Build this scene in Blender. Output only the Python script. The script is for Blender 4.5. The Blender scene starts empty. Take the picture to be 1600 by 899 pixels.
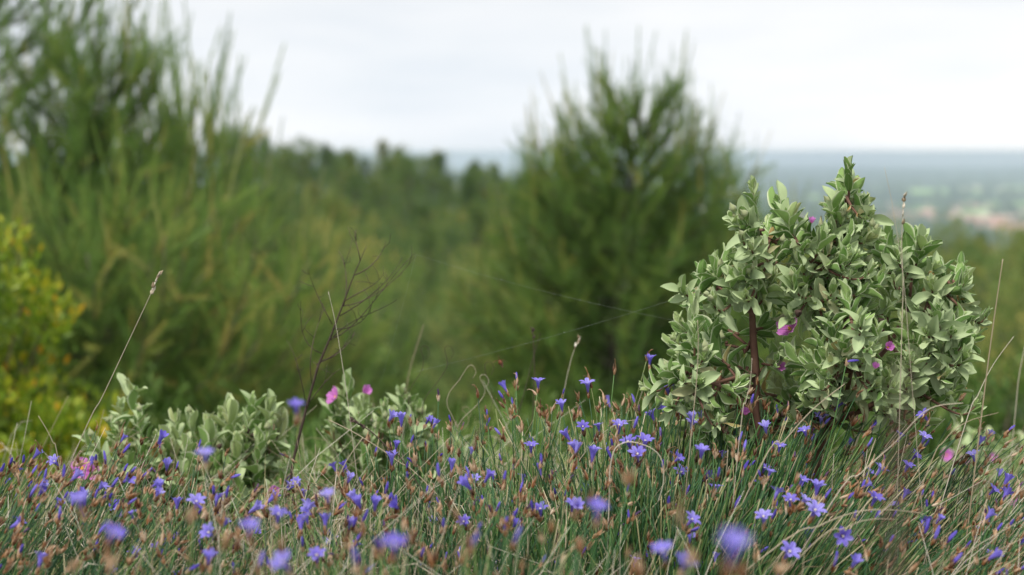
import bpy, math, random
import numpy as np
from mathutils import Vector, Matrix

rad = math.radians
SC = bpy.context.scene
COL = SC.collection

# ------------------------------------------------------------------ camera
CAM_Z = 0.62
PITCH = rad(5.40)
LENS = 50.0
FPX = LENS / 36.0 * 1600.0
cam_d = bpy.data.cameras.new("camera")
cam = bpy.data.objects.new("camera", cam_d)
COL.objects.link(cam)
cam.location = (0, 0, CAM_Z)
cam.rotation_euler = (rad(90) - PITCH, 0, 0)
cam_d.lens = LENS
cam_d.sensor_width = 36.0
cam_d.clip_start = 0.02
cam_d.clip_end = 60000.0
cam_d.dof.use_dof = True
cam_d.dof.focus_distance = 1.72
cam_d.dof.aperture_fstop = 3.6
SC.camera = cam

# ------------------------------------------------------------------ sky and light
SUN_EL, SUN_AZ = rad(58), rad(215)      # azimuth measured clockwise from +Y: behind the camera, to the left
world = bpy.data.worlds.new("World")
SC.world = world
world.use_nodes = True
wn, wl = world.node_tree.nodes, world.node_tree.links
wn.clear()
w_out = wn.new("ShaderNodeOutputWorld")
w_bg = wn.new("ShaderNodeBackground")
w_bg.inputs[1].default_value = 0.094
w_sky = wn.new("ShaderNodeTexSky")
w_sky.sky_type = 'NISHITA'
w_sky.sun_disc = False
w_sky.sun_elevation = SUN_EL
w_sky.sun_rotation = SUN_AZ
w_tc = wn.new("ShaderNodeTexCoord")
w_map = wn.new("ShaderNodeMapping")
w_map.inputs['Scale'].default_value = (1.6, 1.6, 7.0)
w_map.inputs['Location'].default_value = (3.1, 0.4, 0.7)
w_no = wn.new("ShaderNodeTexNoise")
w_no.inputs['Scale'].default_value = 1.9
w_no.inputs['Detail'].default_value = 5.0
w_no.inputs['Roughness'].default_value = 0.5
w_cr = wn.new("ShaderNodeValToRGB")
w_cr.color_ramp.elements[0].position = 0.32
w_cr.color_ramp.elements[0].color = (5.7, 6.1, 6.6, 1)
w_cr.color_ramp.elements[1].position = 0.66
w_cr.color_ramp.elements[1].color = (7.5, 7.5, 7.55, 1)
w_mix = wn.new("ShaderNodeMix")
w_mix.data_type = 'RGBA'
w_mix.inputs['Factor'].default_value = 0.94
wl.new(w_tc.outputs['Generated'], w_map.inputs['Vector'])
wl.new(w_map.outputs[0], w_no.inputs['Vector'])
wl.new(w_no.outputs['Fac'], w_cr.inputs['Fac'])
wl.new(w_sky.outputs[0], w_mix.inputs['A'])
wl.new(w_cr.outputs['Color'], w_mix.inputs['B'])
w_sep = wn.new("ShaderNodeSeparateXYZ")
wl.new(w_tc.outputs['Generated'], w_sep.inputs[0])
w_mr = wn.new("ShaderNodeMapRange")
w_mr.inputs[1].default_value = 0.0; w_mr.inputs[2].default_value = 0.12
w_mr.inputs[3].default_value = 1.16; w_mr.inputs[4].default_value = 1.0
wl.new(w_sep.outputs[2], w_mr.inputs[0])
w_sc = wn.new("ShaderNodeVectorMath"); w_sc.operation = 'SCALE'
wl.new(w_mix.outputs['Result'], w_sc.inputs[0]); wl.new(w_mr.outputs[0], w_sc.inputs['Scale'])
wl.new(w_sc.outputs[0], w_bg.inputs['Color'])
wl.new(w_bg.outputs[0], w_out.inputs['Surface'])

sun_d = bpy.data.lights.new("sun", 'SUN')
sun = bpy.data.objects.new("sun", sun_d)
COL.objects.link(sun)
sun_d.energy = 2.4
sun_d.angle = rad(16)
sun_d.color = (1.0, 0.95, 0.87)
sd = Vector((math.sin(SUN_AZ) * math.cos(SUN_EL), math.cos(SUN_AZ) * math.cos(SUN_EL), math.sin(SUN_EL)))
sun.rotation_euler = sd.to_track_quat('Z', 'Y').to_euler()
sun.location = (0, 0, 30)

SC.view_settings.view_transform = 'Standard'
SC.view_settings.look = 'None'
SC.view_settings.exposure = 0.52
SC.view_settings.gamma = 1.0
SC.render.engine = 'CYCLES'
cy = SC.cycles
cy.max_bounces = 6
cy.diffuse_bounces = 3
cy.glossy_bounces = 2
cy.transmission_bounces = 4
cy.transparent_max_bounces = 8
cy.volume_bounces = 3
cy.use_denoising = True
try:
    cy.denoiser = 'OPENIMAGEDENOISE'
except Exception:
    pass
cy.sample_clamp_indirect = 6.0

# ------------------------------------------------------------------ helpers
def unpx(px, py, y):
    """world point at photo pixel (px, py) of the 1600x899 photograph, y metres in front of the camera"""
    cx, cy_ = (px - 800.0) / FPX, (449.5 - py) / FPX
    f = math.cos(PITCH) + math.sin(PITCH) * cy_
    u = -math.sin(PITCH) + math.cos(PITCH) * cy_
    s = y / f
    return Vector((cx * s, y, CAM_Z + u * s))

def topx(p):
    d = Vector(p) - Vector((0, 0, CAM_Z))
    f = d.y * math.cos(PITCH) - d.z * math.sin(PITCH)
    u = d.y * math.sin(PITCH) + d.z * math.cos(PITCH)
    if f < 0.05:
        return (-9999, -9999)
    return (800 + FPX * d.x / f, 449.5 - FPX * u / f)

def sstep(a, b, x):
    t = np.clip((x - a) / (b - a), 0, 1)
    return t * t * (3 - 2 * t)

def height(x, y):
    """terrain: a hilltop that falls away into a wooded valley, a wooded ridge beyond it, a plain far below"""
    x = np.asarray(x, float); y = np.asarray(y, float)
    r = np.hypot(x, y)
    near = -0.05 * np.maximum(y, -3)
    slope = -0.05 * 2.6 - 0.27 * (r - 2.6)
    slope = np.maximum(slope, -1.9 - 0.15 * (np.maximum(r, 9) - 9))
    fall = np.where(r < 2.6, near, np.minimum(near, slope))
    hfar = fall + 0 * x
    # valley floor then slow fall to the plain
    hfar = np.where(r > 62, -9.85 - 0.055 * (r - 62), hfar)
    hfar = np.where(r > 140, -14.14 - 0.105 * (r - 140), hfar)
    hfar = np.maximum(hfar, -150) - r * r / 1.27e7      # the plain curves away with the earth
    # the ridge
    crest = np.interp(x, [-260, -65, -28, -13, -8, 2, 12, 27, 55, 90], [5.5, -1.2, -4.6, -5.9, -7.0, -8.2, -10.2, -14.8, -24, -30])
    w = np.exp(-((y - 185) / 62.0) ** 2) * sstep(110, 50, x) * (y > 0)
    hr = hfar + (crest - hfar) * w
    h = np.where(y > 0, np.maximum(hfar, hr), hfar)
    bump = 0.5 * np.sin(x * .11 + 1.3) * np.cos(y * .09) + .25 * np.sin(x * .31 + y * .23)
    h = h + bump * sstep(12, 60, r) * sstep(2500, 500, r)
    h = h + (0.012 * np.sin(x * 7 + 1) * np.cos(y * 6) + .006 * np.sin(x * 19 + y * 15)) * sstep(.1, 1, r) * sstep(14, 7, r)
    return h

def zg(x, y):
    return float(height(x, y))

def tag(o, label=None, cat=None, group=None, kind=None):
    if label: o['label'] = label
    if cat: o['category'] = cat
    if group: o['group'] = group
    if kind: o['kind'] = kind
    return o

def empty(name, loc=(0, 0, 0), rz=0.0):
    o = bpy.data.objects.new(name, None)
    o.empty_display_size = 0.05
    o.location = loc
    o.rotation_euler = (0, 0, rz)
    COL.objects.link(o)
    return o

class Tpl:
    """a small piece of surface: vertices, faces, uv per vertex"""
    def __init__(s, v, f, uv):
        s.v = np.array(v, float); s.uv = np.array(uv, float)
        s.loops = np.concatenate([np.array(q, int) for q in f])
        s.tot = np.array([len(q) for q in f], int)

class MB:
    """collects pieces and links them as ONE mesh"""
    def __init__(s):
        s.v, s.uv, s.t, s.l, s.n, s.m = [], [], [], [], [], []
        s.c = 0
    def add(s, tpl, mats=None, tint=None, mi=0):
        """mats: (N,4,4) placements of the piece"""
        if mats is None: mats = np.eye(4)[None]
        mats = np.asarray(mats, float)
        if mats.ndim == 2: mats = mats[None]
        N, V = len(mats), len(tpl.v)
        if N == 0: return
        tint = np.random.rand(N) if tint is None else np.broadcast_to(np.asarray(tint, float), (N,))
        v = np.einsum('nij,vj->nvi', mats[:, :3, :3], tpl.v) + mats[:, None, :3, 3]
        s.v.append(v.reshape(-1, 3))
        s.uv.append(np.tile(tpl.uv, (N, 1)))
        s.t.append(np.repeat(tint, V))
        off = s.c + np.arange(N) * V
        s.l.append((tpl.loops[None] + off[:, None]).ravel())
        s.n.append(np.tile(tpl.tot, N))
        s.m.append(np.full(len(tpl.tot) * N, mi, int))
        s.c += N * V
    def tube(s, pts, r, sides=5, tint=0.5, mi=0):
        pts = [Vector(p) for p in pts]
        n = len(pts)
        if not hasattr(r, '__len__'): r = [r] * n
        v, uv = [], []
        ref = Vector((0.31, 0.93, 0.2)).normalized()
        for i in range(n):
            t = (pts[min(i + 1, n - 1)] - pts[max(i - 1, 0)])
            if t.length < 1e-9: t = Vector((0, 0, 1))
            t.normalize()
            a = t.cross(ref)
            if a.length < 1e-3: a = t.cross(Vector((1, 0, 0)))
            a.normalize(); b = t.cross(a)
            for k in range(sides):
                an = 2 * math.pi * k / sides
                v.append(pts[i] + (a * math.cos(an) + b * math.sin(an)) * r[i]); uv.append((k / sides, i / (n - 1)))
        f = [(i * sides + k, i * sides + (k + 1) % sides, (i + 1) * sides + (k + 1) % sides, (i + 1) * sides + k)
             for i in range(n - 1) for k in range(sides)]
        f.append(tuple(range(sides))[::-1]); f.append(tuple((n - 1) * sides + k for k in range(sides)))
        s.add(Tpl([tuple(p) for p in v], f, uv), None, [tint], mi)
    def mesh(s, name, mats, smooth=True):
        me = bpy.data.meshes.new(name)
        v = np.concatenate(s.v); l = np.concatenate(s.l); n = np.concatenate(s.n)
        uv = np.concatenate(s.uv); t = np.concatenate(s.t)
        me.vertices.add(len(v)); me.vertices.foreach_set('co', v.astype(np.float32).ravel())
        me.loops.add(len(l)); me.loops.foreach_set('vertex_index', l.astype(np.int32))
        me.polygons.add(len(n))
        st = np.concatenate([[0], np.cumsum(n)[:-1]])
        me.polygons.foreach_set('loop_start', st.astype(np.int32))
        me.polygons.foreach_set('loop_total', n.astype(np.int32))
        if not isinstance(mats, (list, tuple)): mats = [mats]
        for m in mats: me.materials.append(m)
        me.polygons.foreach_set('material_index', np.concatenate(s.m).astype(np.int32))
        me.polygons.foreach_set('use_smooth', np.full(len(n), smooth))
        u = me.uv_layers.new(name='UVMap')
        u.data.foreach_set('uv', uv[l].astype(np.float32).ravel())
        a = me.attributes.new('tint', 'FLOAT', 'POINT')
        a.data.foreach_set('value', t.astype(np.float32))
        me.update()
        return me
    def build(s, name, mats, parent=None, smooth=True, loc=None):
        return link(name, s.mesh(name, mats, smooth), parent, loc)

def link(name, me, parent=None, loc=None):
    o = bpy.data.objects.new(name, me)
    if loc is not None: o.location = loc
    COL.objects.link(o)
    if parent is not None: o.parent = parent
    return o

def rel(v, o):
    return Vector(v) - o.location

def norm(a):
    return a / np.maximum(np.linalg.norm(a, axis=-1, keepdims=True), 1e-9)

def frames(pos, zdir, scale=1.0, ydir=None, spin=None, sx=None):
    """(N,4,4): local z -> zdir, local y near ydir (random when None)"""
    pos = np.atleast_2d(np.asarray(pos, float)); z = norm(np.atleast_2d(np.asarray(zdir, float)))
    N = max(len(pos), len(z))
    pos = np.broadcast_to(pos, (N, 3)); z = np.broadcast_to(z, (N, 3))
    if ydir is None: ydir = np.random.normal(size=(N, 3))
    y = np.broadcast_to(np.atleast_2d(np.asarray(ydir, float)), (N, 3))
    y = norm(y - z * np.sum(y * z, 1, keepdims=True))
    x = np.cross(y, z)
    sc = np.broadcast_to(np.asarray(scale, float), (N,))
    sxx = sc if sx is None else sc * np.broadcast_to(np.asarray(sx, float), (N,))
    M = np.zeros((N, 4, 4)); M[:, 3, 3] = 1
    M[:, :3, 0] = x * sxx[:, None]; M[:, :3, 1] = y * sc[:, None]; M[:, :3, 2] = z * sc[:, None]
    M[:, :3, 3] = pos
    return M

# ------------------------------------------------------------------ materials
def new_mat(name):
    m = bpy.data.materials.new(name); m.use_nodes = True
    nt = m.node_tree; nt.nodes.clear()
    return m, nt.nodes, nt.links

def ramp(N, stops, interp='LINEAR'):
    r = N.new('ShaderNodeValToRGB'); cr = r.color_ramp; cr.interpolation = interp
    while len(cr.elements) > 1: cr.elements.remove(cr.elements[-1])
    cr.elements[0].position = stops[0][0]; cr.elements[0].color = (*stops[0][1], 1)
    for p, c in stops[1:]:
        e = cr.elements.new(p); e.color = (*c, 1)
    return r

def rgbmix(N, L, fac, a, b, mode='MIX'):
    m = N.new('ShaderNodeMix'); m.data_type = 'RGBA'; m.blend_type = mode
    for key, val in (('Factor', fac), ('A', a), ('B', b)):
        if isinstance(val, bpy.types.NodeSocket): L.new(val, m.inputs[key])
        elif key == 'Factor': m.inputs[key].default_value = val
        else: m.inputs[key].default_value = (*val, 1)
    return m.outputs['Result']

def fmath(N, L, op, a, b=None, c=None, clamp=False):
    m = N.new('ShaderNodeMath'); m.operation = op; m.use_clamp = clamp
    for i, v in enumerate((a, b, c)):
        if v is None: continue
        if isinstance(v, bpy.types.NodeSocket): L.new(v, m.inputs[i])
        else: m.inputs[i].default_value = v
    return m.outputs[0]

def attr(N, name):
    a = N.new('ShaderNodeAttribute'); a.attribute_name = name
    return a.outputs['Fac']

def noise(N, L, scale, detail=3, coord='Object', rough=.5):
    tc = N.new('ShaderNodeTexCoord'); n = N.new('ShaderNodeTexNoise')
    n.inputs['Scale'].default_value = scale; n.inputs['Detail'].default_value = detail; n.inputs['Roughness'].default_value = rough
    L.new(tc.outputs[coord], n.inputs['Vector'])
    return n.outputs['Fac']

def finish(m, N, L, col, rough=.6, trans=0.0, spec=.3, trans_col=None, bump=None, bump_d=0.001, sheen=0):
    out = N.new('ShaderNodeOutputMaterial'); p = N.new('ShaderNodeBsdfPrincipled')
    p.inputs['Roughness'].default_value = rough
    p.inputs['Specular IOR Level'].default_value = spec
    if sheen:
        p.inputs['Sheen Weight'].default_value = sheen
        p.inputs['Sheen Roughness'].default_value = .5
    if isinstance(col, bpy.types.NodeSocket): L.new(col, p.inputs['Base Color'])
    else: p.inputs['Base Color'].default_value = (*col, 1)
    if bump is not None:
        b = N.new('ShaderNodeBump'); b.inputs['Distance'].default_value = bump_d; b.inputs['Strength'].default_value = .6
        L.new(bump, b.inputs['Height']); L.new(b.outputs[0], p.inputs['Normal'])
    if trans > 0:
        t = N.new('ShaderNodeBsdfTranslucent')
        tc = trans_col if trans_col is not None else col
        if isinstance(tc, bpy.types.NodeSocket): L.new(tc, t.inputs['Color'])
        else: t.inputs['Color'].default_value = (*tc, 1)
        mx = N.new('ShaderNodeMixShader'); mx.inputs[0].default_value = trans
        L.new(p.outputs[0], mx.inputs[1]); L.new(t.outputs[0], mx.inputs[2]); L.new(mx.outputs[0], out.inputs['Surface'])
    else:
        L.new(p.outputs[0], out.inputs['Surface'])
    return m

def tint_mat(name, stops, rough=.6, trans=0.0, spec=.25, nscale=None, namt=.3, obj_random=0.0, sheen=0):
    """colour picked along a ramp by each piece's own random value"""
    m, N, L = new_mat(name)
    t = attr(N, 'tint')
    if obj_random:
        oi = N.new('ShaderNodeObjectInfo')
        t = fmath(N, L, 'ADD', t, fmath(N, L, 'MULTIPLY', fmath(N, L, 'SUBTRACT', oi.outputs['Random'], .5), obj_random), clamp=True)
    if nscale:
        n = noise(N, L, nscale)
        t = fmath(N, L, 'ADD', t, fmath(N, L, 'MULTIPLY', fmath(N, L, 'SUBTRACT', n, .5), namt * 2), clamp=True)
    r = ramp(N, stops); L.new(t, r.inputs['Fac'])
    return finish(m, N, L, r.outputs['Color'], rough, trans, spec, sheen=sheen)

M = {}
M['needles'] = tint_mat('pine_needles', [(0, (0.082, 0.147, 0.040)), (.45, (0.150, 0.266, 0.056)), (.72, (0.268, 0.372, 0.075)), (.86, (0.485, 0.410, 0.114)), (1, (0.379, 0.399, 0.138))],
                        rough=.5, trans=.3, nscale=1.1, namt=.25, obj_random=.2)
M['needles_olive'] = tint_mat('young_pine_needles', [(0, (0.096, 0.160, 0.053)), (.4, (0.163, 0.262, 0.081)), (.7, (0.305, 0.375, 0.113)), (.85, (0.515, 0.470, 0.159)), (1, (0.424, 0.447, 0.159))],
                        rough=.5, trans=.3, nscale=1.1, namt=.25, obj_random=.2)
M['bark'] = tint_mat('pine_bark', [(0, (.07, .058, .045)), (1, (.15, .13, .105))], rough=.9, nscale=9, namt=.5)
M['far_leaf'] = tint_mat('woodland_foliage', [(0, (0.051, 0.096, 0.027)), (.35, (0.086, 0.155, 0.036)), (.65, (0.138, 0.217, 0.049)), (.88, (0.218, 0.265, 0.053)), (1, (0.367, 0.302, 0.077))],
                         rough=.6, trans=.2, nscale=.5, namt=.3, obj_random=.55)
M['mid_leaf'] = tint_mat('slope_foliage', [(0, (0.071, 0.128, 0.037)), (.4, (0.137, 0.223, 0.051)), (.7, (0.232, 0.293, 0.068)), (1, (0.439, 0.377, 0.100))],
                         rough=.6, trans=.2, nscale=.6, namt=.3, obj_random=.55)
M['yellow_leaf'] = tint_mat('yellow_green_leaf', [(0, (0.084, 0.168, 0.014)), (.45, (0.204, 0.314, 0.020)), (.78, (0.432, 0.470, 0.030)), (.92, (0.600, 0.493, 0.030)), (1, (0.864, 0.403, 0.020))],
                            rough=.42, trans=.35, spec=.4)
M['scrub_leaf'] = tint_mat('scrub_leaf', [(0, (0.050, 0.099, 0.022)), (.5, (0.094, 0.176, 0.033)), (1, (0.187, 0.242, 0.055))], rough=.5, trans=.3)
M['twig'] = tint_mat('dark_twig', [(0, (.045, .032, .026)), (1, (.12, .085, .065))], rough=.85, nscale=60, namt=.4)
M['red_stem'] = tint_mat('reddish_brown_stem', [(0, (.10, .05, .036)), (1, (.21, .115, .08))], rough=.8, nscale=90, namt=.5)
M['rush'] = tint_mat('rush_stem', [(0, (.014, .050, .017)), (.45, (.032, .110, .032)), (.72, (.09, .19, .045)), (.84, (.20, .24, .08)), (.93, (.42, .36, .2)), (1, (.6, .52, .36))], rough=.45, spec=.4, obj_random=.16)
M['grass'] = tint_mat('grass_blade', [(0, (.05, .13, .025)), (.4, (.13, .27, .045)), (.72, (.24, .36, .08)), (.88, (.5, .46, .24)), (1, (.68, .6, .42))], rough=.5, trans=.35)
M['straw'] = tint_mat('dry_straw', [(0, (.2, .14, .08)), (.4, (.45, .37, .25)), (1, (.82, .76, .64))], rough=.6, trans=.15)
M['bud'] = tint_mat('felted_bud', [(0, (.30, .36, .17)), (1, (.50, .52, .30))], rough=.9, trans=.2, sheen=.3)
M['thread'] = tint_mat('spider_silk', [(0, (.4, .45, .4)), (1, (.5, .55, .5))], rough=.3, trans=.3, spec=.6)
M['dark_pod'] = tint_mat('dried_pod', [(0, (.035, .022, .018)), (1, (.10, .065, .05))], rough=.9, nscale=150, namt=.4)

def uv_nodes(N, L):
    u = N.new('ShaderNodeUVMap'); u.uv_map = 'UVMap'
    s = N.new('ShaderNodeSeparateXYZ'); L.new(u.outputs[0], s.inputs[0])
    return s.outputs[0], s.outputs[1]

def mk_sage():
    m, N, L = new_mat('felted_sage_leaf')
    u, v = uv_nodes(N, L)
    t = attr(N, 'tint')
    a = fmath(N, L, 'MULTIPLY', fmath(N, L, 'ABSOLUTE', fmath(N, L, 'SUBTRACT', u, .5)), 2.0)     # 0 at the midrib, 1 at the margin
    rim = N.new('ShaderNodeMapRange'); rim.interpolation_type = 'SMOOTHSTEP'
    L.new(a, rim.inputs[0]); rim.inputs[1].default_value = .78; rim.inputs[2].default_value = 1.0
    mid = N.new('ShaderNodeMapRange'); mid.interpolation_type = 'SMOOTHSTEP'
    L.new(a, mid.inputs[0]); mid.inputs[1].default_value = .10; mid.inputs[2].default_value = .0
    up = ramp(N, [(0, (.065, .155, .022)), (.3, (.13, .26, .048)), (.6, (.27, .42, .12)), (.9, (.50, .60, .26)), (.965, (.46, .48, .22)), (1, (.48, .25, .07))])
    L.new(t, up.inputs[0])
    n = noise(N, L, 420, 3)
    c = rgbmix(N, L, fmath(N, L, 'MULTIPLY', fmath(N, L, 'SUBTRACT', n, .3, clamp=True), .45), up.outputs['Color'], (.30, .38, .20))
    c = rgbmix(N, L, fmath(N, L, 'MULTIPLY', rim.outputs[0], 1.0), c, (.72, .78, .52))
    c = rgbmix(N, L, fmath(N, L, 'MULTIPLY', mid.outputs[0], .5), c, (.38, .46, .22))
    g = N.new('ShaderNodeNewGeometry')
    under = rgbmix(N, L, .35, (.56, .64, .40), up.outputs['Color'])
    c = rgbmix(N, L, g.outputs['Backfacing'], c, under)
    return finish(m, N, L, c, .7, .18, .3, bump=n, bump_d=.0006, sheen=.06)
M['sage'] = mk_sage()

def mk_petal(name, stops, vein, edge):
    m, N, L = new_mat(name)
    u, v = uv_nodes(N, L)
    t = attr(N, 'tint')
    a = fmath(N, L, 'MULTIPLY', fmath(N, L, 'ABSOLUTE', fmath(N, L, 'SUBTRACT', u, .5)), 2.0)
    mid = N.new('ShaderNodeMapRange'); mid.interpolation_type = 'SMOOTHSTEP'
    L.new(a, mid.inputs[0]); mid.inputs[1].default_value = .22; mid.inputs[2].default_value = .0
    oi = N.new('ShaderNodeObjectInfo')
    tt = fmath(N, L, 'ADD', fmath(N, L, 'MULTIPLY', t, .4), fmath(N, L, 'MULTIPLY', oi.outputs['Random'], .6))
    r = ramp(N, stops); L.new(tt, r.inputs[0])
    c = rgbmix(N, L, fmath(N, L, 'MULTIPLY', mid.outputs[0], .75), r.outputs['Color'], vein)
    b = N.new('ShaderNodeMapRange'); L.new(v, b.inputs[0]); b.inputs[1].default_value = .45; b.inputs[2].default_value = 0
    c = rgbmix(N, L, fmath(N, L, 'MULTIPLY', b.outputs[0], .55), c, edge)
    return finish(m, N, L, c, .5, .35, .3)
M['lilac'] = mk_petal('lilac_petal', [(0, (.18, .135, .62)), (.5, (.30, .255, .80)), (1, (.47, .43, .90))], (.14, .08, .50), (.20, .10, .42))
M['lilac_bud'] = mk_petal('closed_lilac_petal', [(0, (.10, .06, .46)), (.6, (.18, .135, .68)), (1, (.30, .25, .82))], (.09, .05, .34), (.11, .035, .16))
M['withered'] = mk_petal('withered_petal', [(0, (.10, .05, .22)), (.5, (.17, .08, .24)), (1, (.24, .13, .20))], (.07, .03, .12), (.12, .06, .05))

def mk_husk():
    m, N, L = new_mat('papery_husk')
    u, v = uv_nodes(N, L)
    t = attr(N, 'tint')
    oi = N.new('ShaderNodeObjectInfo')
    x = fmath(N, L, 'ADD', fmath(N, L, 'MULTIPLY', t, .45), fmath(N, L, 'MULTIPLY', oi.outputs['Random'], .62))
    base = ramp(N, [(0, (.07, .022, .014)), (.3, (.19, .065, .028)), (.5, (.42, .19, .07)), (.7, (.64, .42, .24)), (1, (.80, .66, .50))]); L.new(x, base.inputs[0])
    tip = N.new('ShaderNodeMapRange'); L.new(v, tip.inputs[0]); tip.inputs[1].default_value = .35; tip.inputs[2].default_value = 1.0
    c = rgbmix(N, L, fmath(N, L, 'MULTIPLY', tip.outputs[0], .5), base.outputs['Color'], (.74, .56, .40))
    a = fmath(N, L, 'ABSOLUTE', fmath(N, L, 'SUBTRACT', fmath(N, L, 'FRACT', fmath(N, L, 'MULTIPLY', u, 5)), .5))
    c = rgbmix(N, L, fmath(N, L, 'MULTIPLY', a, .5), c, (.12, .045, .022))
    return finish(m, N, L, c, .55, .3, .35)
M['husk'] = mk_husk()

def mk_pink():
    m, N, L = new_mat('pink_petal')
    u, v = uv_nodes(N, L)
    r = ramp(N, [(0, (.85, .62, .10)), (.12, (.78, .36, .55)), (.3, (.68, .20, .62)), (1, (.74, .30, .72))]); L.new(v, r.inputs[0])
    w = N.new('ShaderNodeTexWave'); w.inputs['Scale'].default_value = 4.0; w.inputs['Distortion'].default_value = 2.5
    uvn = N.new('ShaderNodeUVMap'); L.new(uvn.outputs[0], w.inputs['Vector'])
    c = rgbmix(N, L, fmath(N, L, 'MULTIPLY', w.outputs['Fac'], .3), r.outputs['Color'], (.48, .06, .42))
    return finish(m, N, L, c, .55, .4, .2)
M['pink'] = mk_pink()
M['stamen'] = tint_mat('yellow_stamen', [(0, (.75, .38, .02)), (1, (.85, .6, .06))], rough=.6)

def mk_ground():
    m, N, L = new_mat('ground_cover')
    g = N.new('ShaderNodeNewGeometry')
    s = N.new('ShaderNodeSeparateXYZ'); L.new(g.outputs['Position'], s.inputs[0])
    # hilltop: brown earth and litter with mossy green
    n1 = noise(N, L, 14, 6)
    near = ramp(N, [(.3, (.055, .038, .022)), (.48, (.10, .075, .045)), (.58, (.075, .10, .032)), (.75, (.10, .15, .045))]); L.new(n1, near.inputs[0])
    n2 = noise(N, L, .35, 5)
    scrub = ramp(N, [(.3, (.03, .052, .018)), (.5, (.05, .082, .026)), (.65, (.085, .11, .03)), (.8, (.11, .10, .05))]); L.new(n2, scrub.inputs[0])
    d = N.new('ShaderNodeVectorMath'); d.operation = 'LENGTH'; L.new(g.outputs['Position'], d.inputs[0])
    f1 = N.new('ShaderNodeMapRange'); L.new(d.outputs['Value'], f1.inputs[0]); f1.inputs[1].default_value = 3; f1.inputs[2].default_value = 8
    c = rgbmix(N, L, f1.outputs[0], near.outputs['Color'], scrub.outputs['Color'])
    # plain: fields, hedges, woods
    vm = N.new('ShaderNodeMapping'); vm.inputs['Scale'].default_value = (.0042, .0021, 0)
    L.new(g.outputs['Position'], vm.inputs['Vector'])
    vo = N.new('ShaderNodeTexVoronoi'); vo.inputs['Scale'].default_value = 1.0; L.new(vm.outputs[0], vo.inputs['Vector'])
    sv = N.new('ShaderNodeSeparateColor'); L.new(vo.outputs['Color'], sv.inputs[0])
    fields = ramp(N, [(0, (.05, .085, .04)), (.22, (.16, .30, .08)), (.4, (.36, .52, .17)), (.55, (.55, .50, .32)), (.7, (.24, .40, .11)), (.85, (.66, .60, .44)), (1, (.06, .10, .05))], 'CONSTANT')
    L.new(sv.outputs[0], fields.inputs[0])
    nm = N.new('ShaderNodeMapping'); nm.inputs['Scale'].default_value = (.0011, .0006, 0); L.new(g.outputs['Position'], nm.inputs['Vector'])
    nn = N.new('ShaderNodeTexNoise'); nn.inputs['Detail'].default_value = 6; nn.inputs['Scale'].default_value = 1.6; L.new(nm.outputs[0], nn.inputs['Vector'])
    wd = N.new('ShaderNodeMapRange'); L.new(nn.outputs['Fac'], wd.inputs[0]); wd.inputs[1].default_value = .46; wd.inputs[2].default_value = .54
    pl = rgbmix(N, L, wd.outputs[0], fields.outputs['Color'], (.035, .065, .03))
    f2 = N.new('ShaderNodeMapRange'); L.new(d.outputs['Value'], f2.inputs[0]); f2.inputs[1].default_value = 500; f2.inputs[2].default_value = 900
    c = rgbmix(N, L, f2.outputs[0], c, pl)
    return finish(m, N, L, c, .95, 0, .1)
M['ground'] = mk_ground()
M['wall_plaster'] = tint_mat('pale_plaster', [(0, (.52, .44, .36)), (1, (.78, .72, .66))], rough=.9)
M['tile'] = tint_mat('clay_tile', [(0, (.42, .22, .15)), (1, (.58, .36, .27))], rough=.9)
M['hill'] = tint_mat('hill_woodland', [(0, (.04, .07, .035)), (1, (.10, .14, .07))], rough=.95, nscale=.004, namt=.5)

# ------------------------------------------------------------------ terrain
rng = np.random.default_rng(5)
random.seed(5); np.random.seed(5)

def build_ground():
    rr = np.concatenate([[0.0], np.geomspace(0.15, 15500, 230)])
    th = np.linspace(-math.pi, math.pi, 289)[:-1]
    R, T = np.meshgrid(rr[1:], th, indexing='ij')
    X, Y = R * np.sin(T), R * np.cos(T)
    Z = height(X, Y)
    v = np.concatenate([[[0, 0, zg(0, 0)]], np.stack([X, Y, Z], -1).reshape(-1, 3)])
    nt = len(th); f = []
    for k in range(nt): f.append((0, 1 + (k + 1) % nt, 1 + k))
    for i in range(len(rr) - 2):
        a = 1 + i * nt
        for k in range(nt):
            k2 = (k + 1) % nt
            f.append((a + k, a + k2, a + nt + k2, a + nt + k))
    mb = MB(); mb.add(Tpl(v, f, v[:, :2] * .1), None, [.5])
    o = mb.build('ground', M['ground'])
    tag(o, 'earth and scrub ground falling from the hilltop to the plain', 'ground', kind='structure')
build_ground()

def build_hills():
    mb = MB()
    for (yc, amp, seed, base) in ((8000, 38, 1, 0), (11500, 52, 3, 0), (14300, 58, 7, 0)):
        r = np.random.default_rng(seed)
        xs = np.linspace(-yc * .75, yc * .75, 120)
        ph = r.random(6) * 6.28
        prof = sum(np.sin(xs / yc * k * 5 + ph[i]) / (i + 1.5) for i, k in enumerate((1, 2.1, 3.7, 6.3, 11, 19)))
        prof = amp * (.72 + .16 * prof) * (1 + .10 * xs / yc)
        ys = np.array([-1500, -900, -400, 0, 500, 1300]); sh = np.array([0, .35, .8, 1, .7, 0])
        v, f = [], []
        for j, yy in enumerate(ys):
            for i, x in enumerate(xs):
                v.append((x, yc + yy + 120 * math.sin(x / 900), -152 - (x * x + yc * yc) / 1.27e7 + max(0, prof[i]) * sh[j]))
        n = len(xs)
        for j in range(len(ys) - 1):
            for i in range(n - 1):
                f.append((j * n + i, j * n + i + 1, (j + 1) * n + i + 1, (j + 1) * n + i))
        mb.add(Tpl(v, f, [(0, 0)] * len(v)), None, [.4])
    o = mb.build('hills', M['hill'])
    tag(o, 'low wooded hills along the far edge of the plain', 'hills', kind='structure')
build_hills()

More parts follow.
